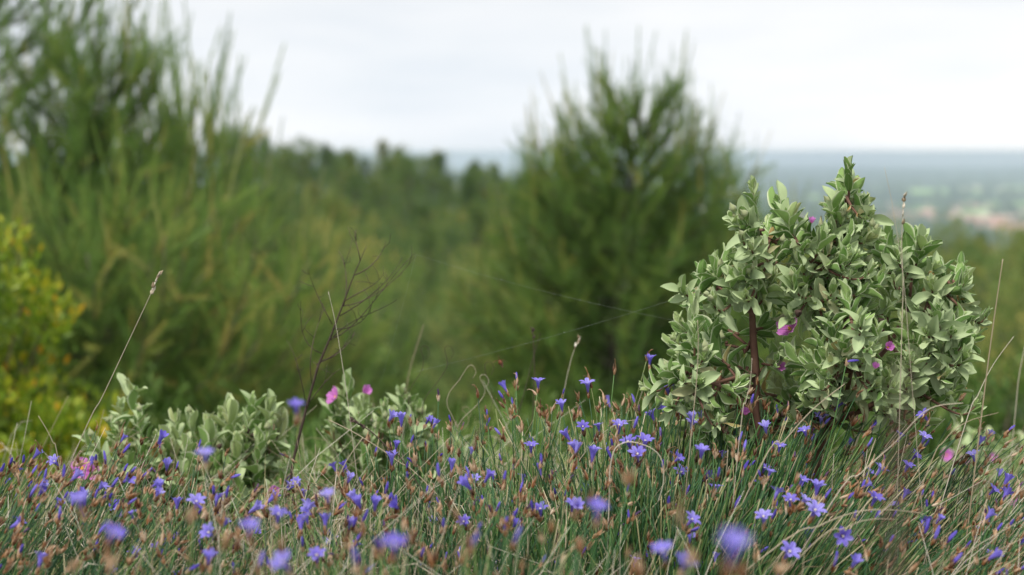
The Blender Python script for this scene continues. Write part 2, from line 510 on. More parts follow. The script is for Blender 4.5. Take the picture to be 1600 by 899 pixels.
# ------------------------------------------------------------------ haze
def build_haze():
    m, N, L = new_mat('pale_air')
    out = N.new('ShaderNodeOutputMaterial'); v = N.new('ShaderNodeVolumePrincipled')
    v.inputs['Color'].default_value = (.74, .85, 1.0, 1)
    v.inputs['Density'].default_value = 0.00015
    v.inputs['Anisotropy'].default_value = 0.35
    L.new(v.outputs[0], out.inputs['Volume'])
    x, y0, y1, z0, z1 = 16500, -16500, 16800, -210, 10
    vs = [(a, b, c) for c in (z0, z1) for b in (y0, y1) for a in (-x, x)]
    fs = [(0, 2, 3, 1), (4, 5, 7, 6), (0, 1, 5, 4), (2, 6, 7, 3), (0, 4, 6, 2), (1, 3, 7, 5)]
    me = bpy.data.meshes.new('haze'); me.from_pydata(vs, [], fs); me.materials.append(m); me.update()
    o = link('haze', me)
    tag(o, 'pale blue haze over the plain', 'haze', kind='stuff')
build_haze()

# ------------------------------------------------------------------ far plain: woods and town
def blob_tpl(seed, nu=7, nv=5, lump=.25):
    r = np.random.default_rng(seed)
    v, f, uv = [], [], []
    for j in range(nv + 1):
        ph = math.pi * j / nv
        for i in range(nu):
            th = 2 * math.pi * i / nu
            k = 1 + lump * (r.random() - .5) * 2
            v.append((math.sin(ph) * math.cos(th) * k, math.sin(ph) * math.sin(th) * k, math.cos(ph) * k)); uv.append((i / nu, j / nv))
    for j in range(nv):
        for i in range(nu):
            f.append((j * nu + i, (j + 1) * nu + i, (j + 1) * nu + (i + 1) % nu, j * nu + (i + 1) % nu))
    return Tpl(v, f, uv)

def build_far_woods():
    mb = MB(); r = np.random.default_rng(11)
    tp = [blob_tpl(s) for s in range(4)]
    P_, S_ = [], []
    for band in range(26):
        y = 2350 * (1.07 ** band) ; xc = r.uniform(.0, .40) * y; ln = r.uniform(.04, .22) * y
        n = int(r.integers(25, 60))
        for _ in range(n):
            xx, yy = xc + r.normal() * ln, y + r.normal() * y * .012
            P_.append((xx, yy, zg(xx, yy) + 3)); S_.append(r.uniform(7, 16) * (1 + y / 9000))
    P_ = np.array(P_); S_ = np.array(S_)
    for k in range(4):
        s = slice(k, None, 4)
        Mx = frames(P_[s], np.tile([0, 0, 1.0], (len(P_[s]), 1)), S_[s])
        mb.add(tp[k], Mx)
    o = mb.build('distant_woods', M['hill'])
    tag(o, 'dark woods and hedges scattered over the far hazy plain', 'woods', kind='stuff')
build_far_woods()

def house_mesh(w, d, h, rh):
    mb = MB()
    e = .5
    def bx(x0, x1, y0, y1, z0, z1, mi):
        v = [(a, b, c) for c in (z0, z1) for b in (y0, y1) for a in (x0, x1)]
        f = [(0, 2, 3, 1), (4, 5, 7, 6), (0, 1, 5, 4), (2, 6, 7, 3), (0, 4, 6, 2), (1, 3, 7, 5)]
        mb.add(Tpl(v, f, [(0, 0)] * 8), None, [random.random()], mi)
    bx(-w/2, w/2, -d/2, d/2, 0, h, 0)
    v = [(-w/2-e, -d/2-e, h+.01), (w/2+e, -d/2-e, h+.01), (w/2+e, d/2+e, h+.01), (-w/2-e, d/2+e, h+.01), (-w/2-e, 0, h+rh), (w/2+e, 0, h+rh)]
    f = [(0, 1, 5, 4), (2, 3, 4, 5), (1, 2, 5), (3, 0, 4), (3, 2, 1, 0)]
    mb.add(Tpl(v, f, [(0, 0)] * 6), None, [random.random()], 1)
    for k in range(int(w // 3.2)):
        x = -w/2 + 1.6 + k * 3.2
        for zz in ((1, 2.4), (3.6, 5.0)):
            if zz[1] < h: bx(x-.5, x+.5, -d/2-.06, -d/2+.02, zz[0], zz[1], 2)
    bx(w*.2, w*.2+.8, -.4, .4, h+rh*.5, h+rh+1, 0)
    return mb.mesh('far_house', [M['wall_plaster'], M['tile'], M['twig']], smooth=False)

def build_town():
    protos = [house_mesh(12, 9, 5.5, 2.4), house_mesh(18, 10, 6, 2.8), house_mesh(10, 8, 3.4, 2.0), house_mesh(26, 11, 7, 3.0)]
    r = np.random.default_rng(21)
    spots = []
    for bi, (px, sp, y0, n) in enumerate( ((1560, 42, 3050, 62), (1425, 40, 3350, 46), (1265, 26, 3250, 12), (1585, 30, 2800, 20), (1490, 70, 3900, 16))):
        for _ in range(n):
            y = y0 + r.normal() * 170
            x = (px + r.normal() * sp - 800) / FPX * y
            spots.append((x, y, bi))
    cnt = 0
    for (x, y, bi) in spots:
        if not (1150 < topx((x, y, -150))[0] < 1605): continue
        o = link('far_house', protos[cnt % 4], None, (x, y, zg(x, y) - .1)); cnt += 1
        o.rotation_euler.z = r.uniform(-.6, .6) + (math.pi / 2 if r.random() < .3 else 0)
        s = r.uniform(1.0, 1.5); o.scale = (s, s, s)
        tag(o, 'pale orange-roofed house in ' + ('the main band of the hazy town at the right edge', 'the part of the hazy town right of the bush top', 'the hamlet left of the bush top', 'the nearest part of the town at the right edge', 'the scattered houses beyond the town')[bi], 'house', 'houses of the town on the plain')
build_town()

# ------------------------------------------------------------------ trees
def puff_tpl(seed, n=46, size=.16):
    """a clump of small leaf sprays filling a unit ball"""
    r = np.random.default_rng(seed)
    v, f, uv = [], [], []
    for i in range(n):
        d = r.normal(size=3); d /= np.linalg.norm(d)
        c = d * r.random() ** .4
        up = d * .6 + r.normal(size=3) * .5 + np.array([0, 0, .7]); up /= np.linalg.norm(up)
        s = np.cross(up, r.normal(size=3)); s /= np.linalg.norm(s)
        L_ = size * r.uniform(1.2, 2.4); W = size * r.uniform(.5, 1)
        k = len(v)
        v += [c - s * W * .5, c + up * L_ * .5 + s * W * .55, c + up * L_, c + up * L_ * .45 - s * W * .5]
        v[-4] = c - up * L_ * .2
        uv += [(0, 0), (1, 0), (1, 1), (0, 1)]
        f.append((k, k + 1, k + 2, k + 3))
    return Tpl(v, f, uv)
PUFFS = [puff_tpl(s) for s in range(5)]

def far_tree_mesh(seed, H=5.5, W=4.6, shape='round'):
    r = np.random.default_rng(seed)
    tb = MB()
    lean = r.normal(size=2) * .25
    pts = [(lean[0] * t * t, lean[1] * t * t, H * .8 * t) for t in np.linspace(0, 1, 6)]
    tb.tube(pts, [.16 * (1 - .75 * t) + .01 for t in np.linspace(0, 1, 6)], 6)
    P_, S_ = [], []
    n = 74
    for i in range(n):
        t = r.random() ** .85
        z = H * (.14 + .84 * t)
        if shape == 'round': rr = W / 2 * math.sqrt(max(.04, 1 - ((t - .38) / .66) ** 2))
        else: rr = W / 2 * (1.02 - t) ** .8
        an = r.random() * 6.283; q = r.random() ** .5 * rr * r.uniform(.8, 1.12)
        P_.append((math.cos(an) * q + lean[0] * t, math.sin(an) * q + lean[1] * t, z)); S_.append(r.uniform(.35, .68) * (1 - .35 * t))
        if i % 7 == 0:
            b = Vector(P_[-1]); tb.tube([(lean[0] * t, lean[1] * t, z * .62), tuple(b * .5 + Vector((lean[0] * t * .5, lean[1] * t * .5, z * .36))), tuple(b)], [.05, .035, .01], 4)
    for _ in range(9):    # leader shoots that break the outline
        an = r.random() * 6.283; q = r.random() * W * .3
        z = H * r.uniform(.86, 1.0)
        for k in range(3):
            P_.append((math.cos(an) * q, math.sin(an) * q, z + k * .22)); S_.append(.24 - .06 * k)
    cb = MB(); P_ = np.array(P_); S_ = np.array(S_)
    for k in range(5):
        s = slice(k, None, 5)
        cb.add(PUFFS[k], frames(P_[s], np.tile([0, 0, 1.0], (len(P_[s]), 1)) + r.normal(size=(len(P_[s]), 3)) * .15, S_[s] * 1.35),
               np.clip(r.random(len(P_[s])) * .8 + .1, 0, 1))
    return tb.mesh('trunk', M['bark']), cb

FAR = []
for s_, H_, W_, sh_ in ((1, 5.6, 4.8, 'round'), (2, 6.6, 4.4, 'round'), (3, 5.0, 5.2, 'round'), (4, 6.4, 3.9, 'cone'), (6, 5.4, 4.0, 'cone')):
    tm, cb = far_tree_mesh(s_, H_, W_, sh_)
    FAR.append((tm, cb.mesh('crown', M['far_leaf']), cb.mesh('crown', M['mid_leaf'])))

def place_wood():
    r = np.random.default_rng(77)
    spots = []
    cell = {}
    def ok(x, y, d):
        for (a, b, e) in spots:
            if (a - x) ** 2 + (b - y) ** 2 < (min(d, e)) ** 2: return False
        return True
    # a fixed skyline row first, then the slope that faces us, then the right-hand wood
    for i in range(46):
        x = -58 + (i // 2) * 3.1 + (i % 2) * 1.5 + r.normal() * .6; y = (182 if i % 2 else 190) + r.normal() * 2.5
        spots.append((x, y, 2.2))
    tries = 0
    while len(spots) < 292 and tries < 60000:
        tries += 1
        y = 34 + (196 - 34) * r.random() ** .75
        x = y * r.uniform(-.40, .40)
        px, _ = topx((x, y, 0))
        if px < 340 or (px < 470 and y < 110): continue
        if px > 1140 and y > 140: continue
        if 850 < px < 1130 and (y < 150 or r.random() < .5): continue
        d = 2.5 + y * .014
        if ok(x, y, d): spots.append((x, y, d))
    for i, (x, y, d) in enumerate(spots):
        z = zg(x, y)
        px, py = topx((x, y, z + 5))
        k = int(r.integers(0, 5))
        tm, cf, cm = FAR[k]
        o = empty('pine_tree', (x, y, z - .15), r.random() * 6.28)
        s = r.uniform(.82, 1.3) * (1.05 if y > 60 else .78)
        if i < 46: s = r.uniform(.95, 1.25)
        row = 372 + r.uniform(-12, 30) if px > 1140 else (330 + r.random() * 120 if y < 105 else 0)
        if row:   # keep the crowns of the lower woods under the line the photograph shows
            s = max(.45, min(s, (unpx(px, row, y).z - z) / 5.9))
        o.scale = (s * r.uniform(.9, 1.1), s, s * r.uniform(.9, 1.12))
        link('trunk', tm, o)
        link('crown', cf if (y > 105 or r.random() < .3) else cm, o)
        if i < 46: tag(o, 'dark pine on the skyline of the wooded ridge ' + ('left of the dead branching stem' if px < 520 else 'between dead stem and spiky pine' if px < 830 else 'behind the large spiky pine'), 'tree', 'pines along the crest of the wooded ridge')
        elif px > 1140: tag(o, ('taller' if s > .8 else 'small') + ' blurred pine in the wood ' + ('behind the big grey-leaved bush' if px < 1500 else 'behind the tall pale stalk at the right'), 'tree', 'pines of the wood below the hazy plain')
        elif y > 105: tag(o, ('large' if s > 1.1 else 'small') + ' dark green pine on the upper slope ' + ('above the dead branching stem' if px < 640 else 'left of the large spiky pine' if px < 860 else 'behind the large spiky pine'), 'tree', 'pines on the upper slope of the ridge')
        else: tag(o, 'olive green pine low in the valley ' + ('behind the dead branching stem' if px < 640 else 'behind the spider threads' if px < 900 else 'behind the large spiky pine'), 'tree', 'pines low in the valley')
place_wood()

# ---- near pines: needles on shoots
def shoot_tpl(seed, L_=.33, n=66, nl=.085, w=.0060, open_=.66):
    r = np.random.default_rng(seed)
    v, f, uv = [], [], []
    for i in range(n):
        z = L_ * (i + r.random()) / n
        an = i * 2.399 + r.normal() * .3
        t = z / L_
        op = open_ * (1.25 - .75 * t)
        d = np.array([math.cos(an) * op, math.sin(an) * op, 1 - op * .45]); d /= np.linalg.norm(d)
        s = np.array([-math.sin(an), math.cos(an), 0])
        l = nl * r.uniform(.75, 1.15) * (1 - .35 * t)
        c = np.array([0, 0, z]); k = len(v)
        v += [c - s * w * .5, c + s * w * .5, c + d * l]
        uv += [(0, t), (1, t), (.5, t)]
        f.append((k, k + 1, k + 2))
    k = len(v)      # the woody core
    for q in range(3):
        a = q * 2.094; v.append(np.array([math.cos(a) * .004, math.sin(a) * .004, 0])); uv.append((0, 0))
    v.append(np.array([0, 0, L_ * 1.02])); uv.append((0, 1))
    f += [(k, k + 1, k + 3), (k + 1, k + 2, k + 3), (k + 2, k, k + 3)]
    return Tpl(v, f, uv)
SHOOTS = [shoot_tpl(s) for s in range(3)]
LEADERS = [shoot_tpl(s + 7, .42, 74, .052, .0042, .42) for s in range(3)]

def near_pine(px, d, ytop, width, label, seed, mat='needles', dens=1.0, z_low=.0, spire=1.0, lean=0.0, ochre=.12, H=None, bare=0.0):
    """young pine with ascending branches and upright leader shoots; foot on the ground d metres away, top at photo row ytop"""
    r = np.random.default_rng(seed)
    base = unpx(px, 400, d); base.z = zg(base.x, base.y) - .05
    top = unpx(px, ytop, d)
    H = top.z - base.z if H is None else H
    root = empty('pine_tree', base)
    tag(root, label, 'tree', 'young pines on the hillside')
    tb, cb = MB(), MB()
    nt = 14
    H *= .91
    tr = [Vector((lean * H * (t ** 1.5) + .03 * H * math.sin(t * 5 + seed), .02 * H * math.cos(t * 4 + seed), H * t * .97)) for t in np.linspace(0, 1, nt)]
    tb.tube(tr, [max(.005, .0135 * H * (1 - t) ** .9) for t in np.linspace(0, 1, nt)], 7, .5)
    def trunk_at(t):
        f = t * (nt - 1); i = min(int(f), nt - 2); return tr[i].lerp(tr[i + 1], f - i)
    pos, dirs, scl, tin, ldr = [], [], [], [], []
    nw = int(16 * dens) + 5
    for w in range(nw):
        t = .08 + .88 * (w + r.random() * .6) / nw
        n_b = int(r.integers(4, 7))
        a0 = r.random() * 6.28
        prof = min(1.0, (1.05 - t) / .74) ** .8 * (.75 + .25 * min(1, t / .2))
        for b in range(n_b):
            an = a0 + b * 6.283 / n_b + r.normal() * .2
            Lb = width / 2 * prof * r.uniform(.72, 1.18) + .12
            start = trunk_at(t)
            out = Vector((math.cos(an), math.sin(an), 0))
            pts = []
            rise = r.uniform(.35, .9) * Lb
            nb = 7
            for i in range(nb):
                q = i / (nb - 1)
                pts.append(start + out * Lb * (q * (1.15 - .15 * q)) + Vector((0, 0, rise * q ** 2.0 + .12 * Lb * q)) + Vector(r.normal(size=3) * .02 * Lb))
            tb.tube(pts, [max(.003, .0055 * H * (1 - t * .6) * (1 - q) * .5 + .003) for q in np.linspace(0, 1, nb)], 4, .6)
            ns = int((10 + Lb * 24) * dens)
            for s in range(ns):
                q = .12 + .88 * (s + r.random()) / ns
                if q < bare: continue
                f = q * (nb - 1); i = min(int(f), nb - 2); p = pts[i].lerp(pts[i + 1], f - i)
                tg = (pts[i + 1] - pts[i]).normalized()
                dd = np.array(tg) * .6 + np.array([0, 0, .25 + .5 * t]) + r.normal(size=3) * (.62 - .25 * t) + np.array(out) * .2
                pos.append(np.array(p)); dirs.append(dd); scl.append(r.uniform(.42, .95) * (1 - .25 * t))
                tin.append(min(1, max(0, r.normal() * .17 + .38 + .15 * q)))
            # upright terminal leaders
            for e in range(int(r.integers(1, 4)) if t > .45 else 1):
                ldr.append((np.array(pts[-1 - e % 2]) - np.array([0, 0, .05]), np.array([r.normal() * .16, r.normal() * .16, 1.0]) + np.array(out) * .10,
                            r.uniform(.6, 1.25) * spire * (.62 + .6 * max(0, t - .3)), r.uniform(.72, .95) if r.random() < ochre else r.uniform(.3, .66)))
    for k in range(7):
        ldr.append((np.array(tr[-1]) - np.array([0, 0, .16 * k]), np.array([r.normal() * .15, r.normal() * .15, 1.0]), 1.1 * spire, .5))
    pos, dirs, scl, tin = map(np.array, (pos, dirs, scl, tin))
    for k in range(3):
        s = slice(k, None, 3)
        cb.add(SHOOTS[k], frames(pos[s], dirs[s], scl[s]), tin[s])
        q = ldr[s]
        cb.add(LEADERS[k], frames(np.array([w[0] for w in q]), np.array([w[1] for w in q]), np.array([w[2] for w in q])), np.array([w[3] for w in q]))
    tb.build('trunk', M['bark'], root)
    cb.build('crown', M[mat], root)
    return root

NEAR_PINES = [
    # px, d, ytop, width, label, kwargs
    (15, 9.5, -330, 2.6, 'tall dark pine cut by the left edge of the picture', dict(seed=1, dens=1.15)),
    (150, 8.6, -40, 1.7, 'dense pine behind the yellow-green shrub with its top at the upper edge', dict(seed=2, dens=1.1, spire=1.1, ochre=.1)),
    (262, 10.5, 55, 1.2, 'thin pine with sparse upright shoots against the white sky', dict(seed=3, dens=.6, bare=.45, spire=1.9)),
    (350, 11.5, 110, 1.2, 'slender wispy pine whose tips just clear the wooded ridge', dict(seed=13, dens=.5, bare=.5, spire=1.9)),
    (130, 6.6, 330, 2.0, 'bushy low pine filling the gap above the yellow-green shrub', dict(seed=4, dens=1.0, ochre=.2)),
    (300, 8.8, 290, 1.9, 'wide mid-green pine just behind the long straw stalk', dict(seed=5, dens=1.0, mat='needles_olive')),
    (405, 12.5, 250, 1.2, 'mid-green pine rising to the ridge line above the grey-leaved low bush', dict(seed=6, dens=1.0, mat='needles_olive', ochre=.15)),
    (462, 15.0, 310, .9, 'pine with ochre shoot tips behind the dead branching stem', dict(seed=7, dens=.8, mat='needles_olive', ochre=.5)),
    (360, 8.0, 440, 1.8, 'low pine standing behind the left grey-leaved bush', dict(seed=8, dens=.9)),
    (978, 11.0, 66, 2.1, 'large young pine with spiky upright shoots in the middle of the view', dict(seed=9, dens=1.55, spire=1.15, ochre=.35, mat='needles')),
    (862, 12.3, 150, 1.1, 'narrow pine joined to the left flank of the large spiky pine', dict(seed=16, dens=.8, spire=1.2, ochre=.4)),
    (1085, 12.0, 185, 1.05, 'narrower pine pressed against the large spiky pine by the grey-leaved bush', dict(seed=10, dens=.9, ochre=.3)),
    (1205, 13.5, 300, .9, 'thin see-through pine top just left of the grey-leaved bush', dict(seed=11, dens=.6, bare=.3, spire=1.2)),
    (740, 20.0, 400, 1.2, 'yellowish young pine left of the large spiky pine', dict(seed=12, dens=.9, mat='needles_olive', ochre=.7)),
    (835, 13.5, 480, 1.0, 'ochre-tipped small pine at the foot of the large spiky pine', dict(seed=14, dens=1.0, mat='needles_olive', ochre=.5)),
    (640, 26.0, 480, 1.6, 'small mid-green pine below the spider-threaded twig', dict(seed=15, dens=.8, mat='needles_olive', ochre=.3)),
]
for (px, d, yt, wd, lb, kw) in NEAR_PINES:
    near_pine(px, d, yt, wd, lb, **kw)

# ---- low scrub shrubs on the slope
def leaf_quad(seed, w=.4, bend=.15):
    v, f, uv = [], [], []
    n = 4
    for i in range(n + 1):
        t = i / n; ww = w * math.sin(math.pi * min(1, t * .92 + .06)) ** .8 * .5
        for s in (-1, 0, 1):
            v.append((s * ww, -bend * t * t + abs(s) * .10 * w, t)); uv.append((.5 + s * .5, t))
    for i in range(n):
        for k in range(2):
            a = i * 3 + k; f.append((a, a + 1, a + 4, a + 3))
    return Tpl(v, f, uv)
SIMPLE = leaf_quad(0, .42)

def scrub(name, base, W, H, leaf, mat, label, cat, seed, nb=26, per=90, group=None, ochre=0.0, mode='round'):
    r = np.random.default_rng(seed)
    root = empty(name, base)
    tag(root, label, cat, group)
    tb, cb = MB(), MB()
    pos, dirs, tin = [], [], []
    for b in range(nb):
        an = r.random() * 6.283; el = math.acos(r.uniform(.02, 1)) if mode == 'round' else r.uniform(.1, 1.2)
        R_ = r.uniform(.55, 1.0)
        e = Vector((math.sin(el) * math.cos(an) * W / 2 * R_, math.sin(el) * math.sin(an) * W / 2 * R_, math.cos(el) * H * R_ * .94 + H * .05))
        mid = e * .5 + Vector((0, 0, .12 * H))
        tb.tube([(0, 0, -.03), mid, e], [.012 * W + .003, .008 * W, .003], 5, .5)
        # leafy clump at the end, leaning out
        cr = W * r.uniform(.10, .17)
        ct = r.random()
        for k in range(per):
            q = r.normal(size=3); q /= np.linalg.norm(q); q *= r.random() ** .45 * cr
            p = np.array(e) + q
            if p[2] < .03: continue
            pos.append(p); dirs.append(q / cr * .8 + r.normal(size=3) * .55 + np.array([0, 0, .55]) + np.array(e) / max(W, .01) * .6)
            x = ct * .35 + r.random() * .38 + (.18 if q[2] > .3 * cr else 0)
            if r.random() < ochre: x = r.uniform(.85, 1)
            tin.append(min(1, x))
    pos, dirs = np.array(pos), np.array(dirs)
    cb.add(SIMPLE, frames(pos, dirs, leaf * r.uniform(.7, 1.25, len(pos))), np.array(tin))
    tb.build('trunk', M['twig'], root)
    cb.build('crown', M[mat], root)
    return root

# yellow-green shrub at the left edge
def yellow_shrub():
    p = unpx(-50, 500, 4.7); p.z = zg(p.x, p.y)
    o = scrub('evergreen_shrub', p, .90, 1.18, .034, 'yellow_leaf', 'yellow-green shrub with orange leaves at the left edge', 'shrub', 31, nb=120, per=110, ochre=.10)
    p = unpx(70, 500, 4.4); p.z = zg(p.x, p.y)
    scrub('evergreen_shrub', p, .62, .50, .032, 'yellow_leaf', 'lower yellow-green shrub beside the magenta flower at the left', 'shrub', 32, nb=80, per=90, ochre=.05)
yellow_shrub()

def slope_shrubs():
    r = np.random.default_rng(40)
    named = [
        (590, 24.0, 560, 2.6, 'rounded olive green shrub on the slope behind the pink-flowered bush', 'mid'),
        (700, 7.5, 640, 1.4, 'dark shrub behind the curly dry tendrils', 'scrub_leaf'),
        (560, 6.5, 680, 1.3, 'green shrub behind the small pink-flowered bush', 'scrub_leaf'),
        (930, 6.0, 640, 1.5, 'dark green shrub behind the tallest lilac flowers', 'scrub_leaf'),
        (1080, 7.0, 620, 1.5, 'dark shrub behind the trunk of the grey-leaved bush', 'scrub_leaf'),
        (1560, 6.5, 590, 1.5, 'olive shrub behind the tall pale stalk at the right', 'scrub_leaf'),
        (1420, 7.5, 600, 1.6, 'olive shrub seen through the right part of the grey-leaved bush', 'scrub_leaf'),
        (250, 6.0, 620, 1.5, 'dark shrub behind the left grey-leaved bush', 'scrub_leaf'),
        (430, 5.6, 660, 1.2, 'dark low shrub behind the foot of the dead stem', 'scrub_leaf'),
        (800, 5.0, 700, 1.2, 'low green shrub behind the middle of the flower meadow', 'scrub_leaf'),
        (1270, 6.2, 640, 1.5, 'green shrub glimpsed under the grey-leaved bush', 'scrub_leaf'),
    ]
    for i, (px, d, yt, W, lb, mt) in enumerate(named):
        p = unpx(px, 500, d); top = unpx(px, yt, d); p.z = zg(p.x, p.y) - .02
        H = max(.35, top.z - p.z)
        scrub('green_shrub', p, W, H, .05 + .012 * W * d / 8, 'mid_leaf' if mt == 'mid' else mt, lb, 'shrub', 50 + i, nb=46, per=70, group='shrubs on the slope behind the flowers')
slope_shrubs()

# ------------------------------------------------------------------ grey-leaved (felted) bushes
def sage_leaf(seed, fold=.25, bend=.2, wave=.03, w=.40):
    r = np.random.default_rng(seed)
    nu, nv = 8, 6
    v, f, uv = [], [], []
    ph = r.random() * 6
    for i in range(nu + 1):
        t = i / nu
        ww = w * .5 * (max(0.0, math.sin(math.pi * (t * .90 + .045))) ** .72)
        if i == nu: ww *= .5
        for k in range(nv + 1):
            a = -1 + 2 * k / nv
            x = a * ww
            y = abs(a) ** 1.8 * ww * fold * 2 - bend * t * t + wave * math.sin(t * 9 + ph + (2 if a > 0 else 0)) * abs(a)
            if abs(a) > .9: y -= .012 + .02 * (1 if fold < .3 else 0)       # rolled margin
            if k == nv // 2: y -= .012                                      # sunken midrib
            v.append((x, y, t)); uv.append((k / nv, t))
    for i in range(nu):
        for k in range(nv):
            a = i * (nv + 1) + k; f.append((a, a + 1, a + nv + 2, a + nv + 1))
    return Tpl(v, f, uv)
SAGE = [sage_leaf(1, .40, .02, .03, .38), sage_leaf(2, .5, .20, .04, .36), sage_leaf(3, .25, -.22, .045, .42),
        sage_leaf(4, .75, -.08, .03, .36), sage_leaf(5, .4, .40, .04, .38)]

def bud_tpl(seed=0):
    v, f, uv = [], [], []
    nu, nv = 8, 6
    r = np.random.default_rng(seed)
    for j in range(nv + 1):
        t = j / nv
        rr = .36 * math.sin(math.pi * min(1, t ** .75 * .97 + .02)) + .01
        for i in range(nu):
            a = 6.283 * i / nu
            k = 1 + .16 * math.cos(a * 5 + 2 * t)
            v.append((math.cos(a) * rr * k, math.sin(a) * rr * k, t * (1.15 if j == nv else 1))); uv.append((i / nu, t))
    for j in range(nv):
        for i in range(nu):
            f.append((j * nu + i, j * nu + (i + 1) % nu, (j + 1) * nu + (i + 1) % nu, (j + 1) * nu + i))
    return Tpl(v, f, uv)
BUD = bud_tpl()

def bez(p0, p1, p2, p3, n):
    out = []
    for i in range(n):
        t = i / (n - 1); s = 1 - t
        out.append(p0 * s ** 3 + p1 * 3 * s * s * t + p2 * 3 * s * t * t + p3 * t ** 3)
    return out

def leafy_shoot(mb, wood, buds, a, tip, r, size=.031, nodes=8, woody=.0012, dirn=None, tone=0.0, start=.25, with_bud=.4):
    """opposite felted leaves along a shoot that grows from a to tip"""
    a, tip = Vector(a), Vector(tip)
    L_ = (tip - a).length
    up = Vector((0, 0, 1))
    mid1 = a + (tip - a) * .35 + Vector(r.normal(size=3) * .06 * L_) - up * .08 * L_
    mid2 = tip - (up * .95 + (tip - a).normalized() * .45).normalized() * L_ * .35
    pts = bez(a, mid1, mid2, tip, 9)
    wood.tube(pts, [woody * (1.7 - t) for t in np.linspace(0, 1, 9)], 5, r.uniform(.2, .9))
    rot = r.random() * 3.14
    base_t = float(np.clip(r.normal() * .13 + .42 + tone, 0, .93))
    for k in range(nodes):
        q = start + (1 - start) * (k / (nodes - 1)) ** .8
        f = q * 8; i = min(int(f), 7); p = np.array(pts[i].lerp(pts[i + 1], f - i))
        ax = np.array((pts[min(i + 1, 8)] - pts[i]).normalized())
        e1 = norm(np.cross(ax, [.3, .8, .1])); e2 = np.cross(ax, e1)
        rot += math.pi / 2 + r.normal() * .2
        # opening angle: old leaves hang or stand out, young ones hug the tip
        op = rad(60 - 44 * (k / (nodes - 1)) ** .9) + r.normal() * .24
        sz = size * r.choice([.62, .82, 1, 1, 1.12, 1.25]) * (.72 + .5 * math.sin(math.pi * min(1, .18 + .66 * q))) * r.uniform(.78, 1.18) * (.62 if k == nodes - 1 else 1)
        for s in (0, math.pi):
            rr_ = e1 * math.cos(rot + s) + e2 * math.sin(rot + s)
            o2 = op + r.normal() * .12
            dr = ax * math.cos(o2) + rr_ * math.sin(o2) + np.array([0, 0, .10])
            nr = ax * math.sin(o2) - rr_ * math.cos(o2)
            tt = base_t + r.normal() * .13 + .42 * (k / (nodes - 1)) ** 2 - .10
            if k < 3 and r.random() < .07: tt = r.uniform(.96, 1)
            else: tt = min(tt, .94)
            ti = int(r.choice([0, 0, 1, 2, 3, 4], p=[.2, .15, .25, .12, .13, .15])) if k > 1 else int(r.choice([1, 4, 2]))
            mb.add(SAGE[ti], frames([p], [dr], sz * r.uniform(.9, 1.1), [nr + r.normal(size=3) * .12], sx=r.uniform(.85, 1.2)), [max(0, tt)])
        # small axillary pair inside the node
        if r.random() < .45 and k < nodes - 1:
            an = rot + math.pi / 2
            rr_ = e1 * math.cos(an) + e2 * math.sin(an)
            dr = ax * .8 + rr_ * .5
            mb.add(SAGE[3], frames([p], [dr], sz * .5, [ax * .4 - rr_]), [min(.94, base_t + .25)])
    axd = np.array((pts[-1] - pts[-2]).normalized())
    for s in range(3):
        dr = axd + norm(np.cross(axd, r.normal(size=3))) * .3
        mb.add(SAGE[3], frames([np.array(tip)], [dr], size * r.uniform(.4, .6)), [min(.94, base_t + .3)])
    if r.random() < with_bud:
        for s in range(int(r.integers(1, 3))):
            off = r.normal(size=3) * .003
            buds.append((np.array(tip) + axd * .007 + off, axd + r.normal(size=3) * .35, r.uniform(.009, .0125)))

def pink_flower_mesh(seed, openness=1.0):
    """five crumpled petals round a boss of stamens; faces +z, 5 cm across at scale 1"""
    r = np.random.default_rng(seed)
    mb = MB()
    nu, nv = 7, 8
    for pt in range(5):
        v, f, uv = [], [], []
        a0 = pt * 1.2566 + r.normal() * .08
        ph = r.random(3) * 6
        for i in range(nu + 1):
            t = i / nu
            half = rad(39) * (math.sin(math.pi * min(1, .12 + t * .62)) ** .6)
            for k in range(nv + 1):
                s = -1 + 2 * k / nv
                rr = t * (1 - .13 * s * s) * .027
                cup = (1 - openness) * 1.15
                zz = .0035 * t + rr * math.sin(cup) + (.0022 * math.sin(s * 7 + ph[0]) + .0015 * math.sin(t * 9 + s * 4 + ph[1])) * t
                zz += .0009 * (pt % 2)
                R_ = rr * math.cos(cup)
                an = a0 + s * half
                v.append((R_ * math.cos(an), R_ * math.sin(an), zz)); uv.append((k / nv, t))
        for i in range(nu):
            for k in range(nv):
                a = i * (nv + 1) + k; f.append((a, a + 1, a + nv + 2, a + nv + 1))
        mb.add(Tpl(v, f, uv), None, [r.random()], 0)
    for k in range(26):
        an = r.random() * 6.28; q = r.random() * .0042
        mb.tube([(0, 0, .002), (math.cos(an) * q, math.sin(an) * q, .0075)], [.0004, .0009], 4, r.random(), 1)
    return mb.mesh('flower', [M['pink'], M['stamen']])
PINK = [pink_flower_mesh(1, 1.0), pink_flower_mesh(2, .55), pink_flower_mesh(3, .15)]

def orient(o, d, roll=0.0):
    q = Vector(d).to_track_quat('Z', 'Y')
    o.rotation_mode = 'QUATERNION'
    o.rotation_quaternion = q @ Matrix.Rotation(roll, 3, 'Z').to_quaternion()

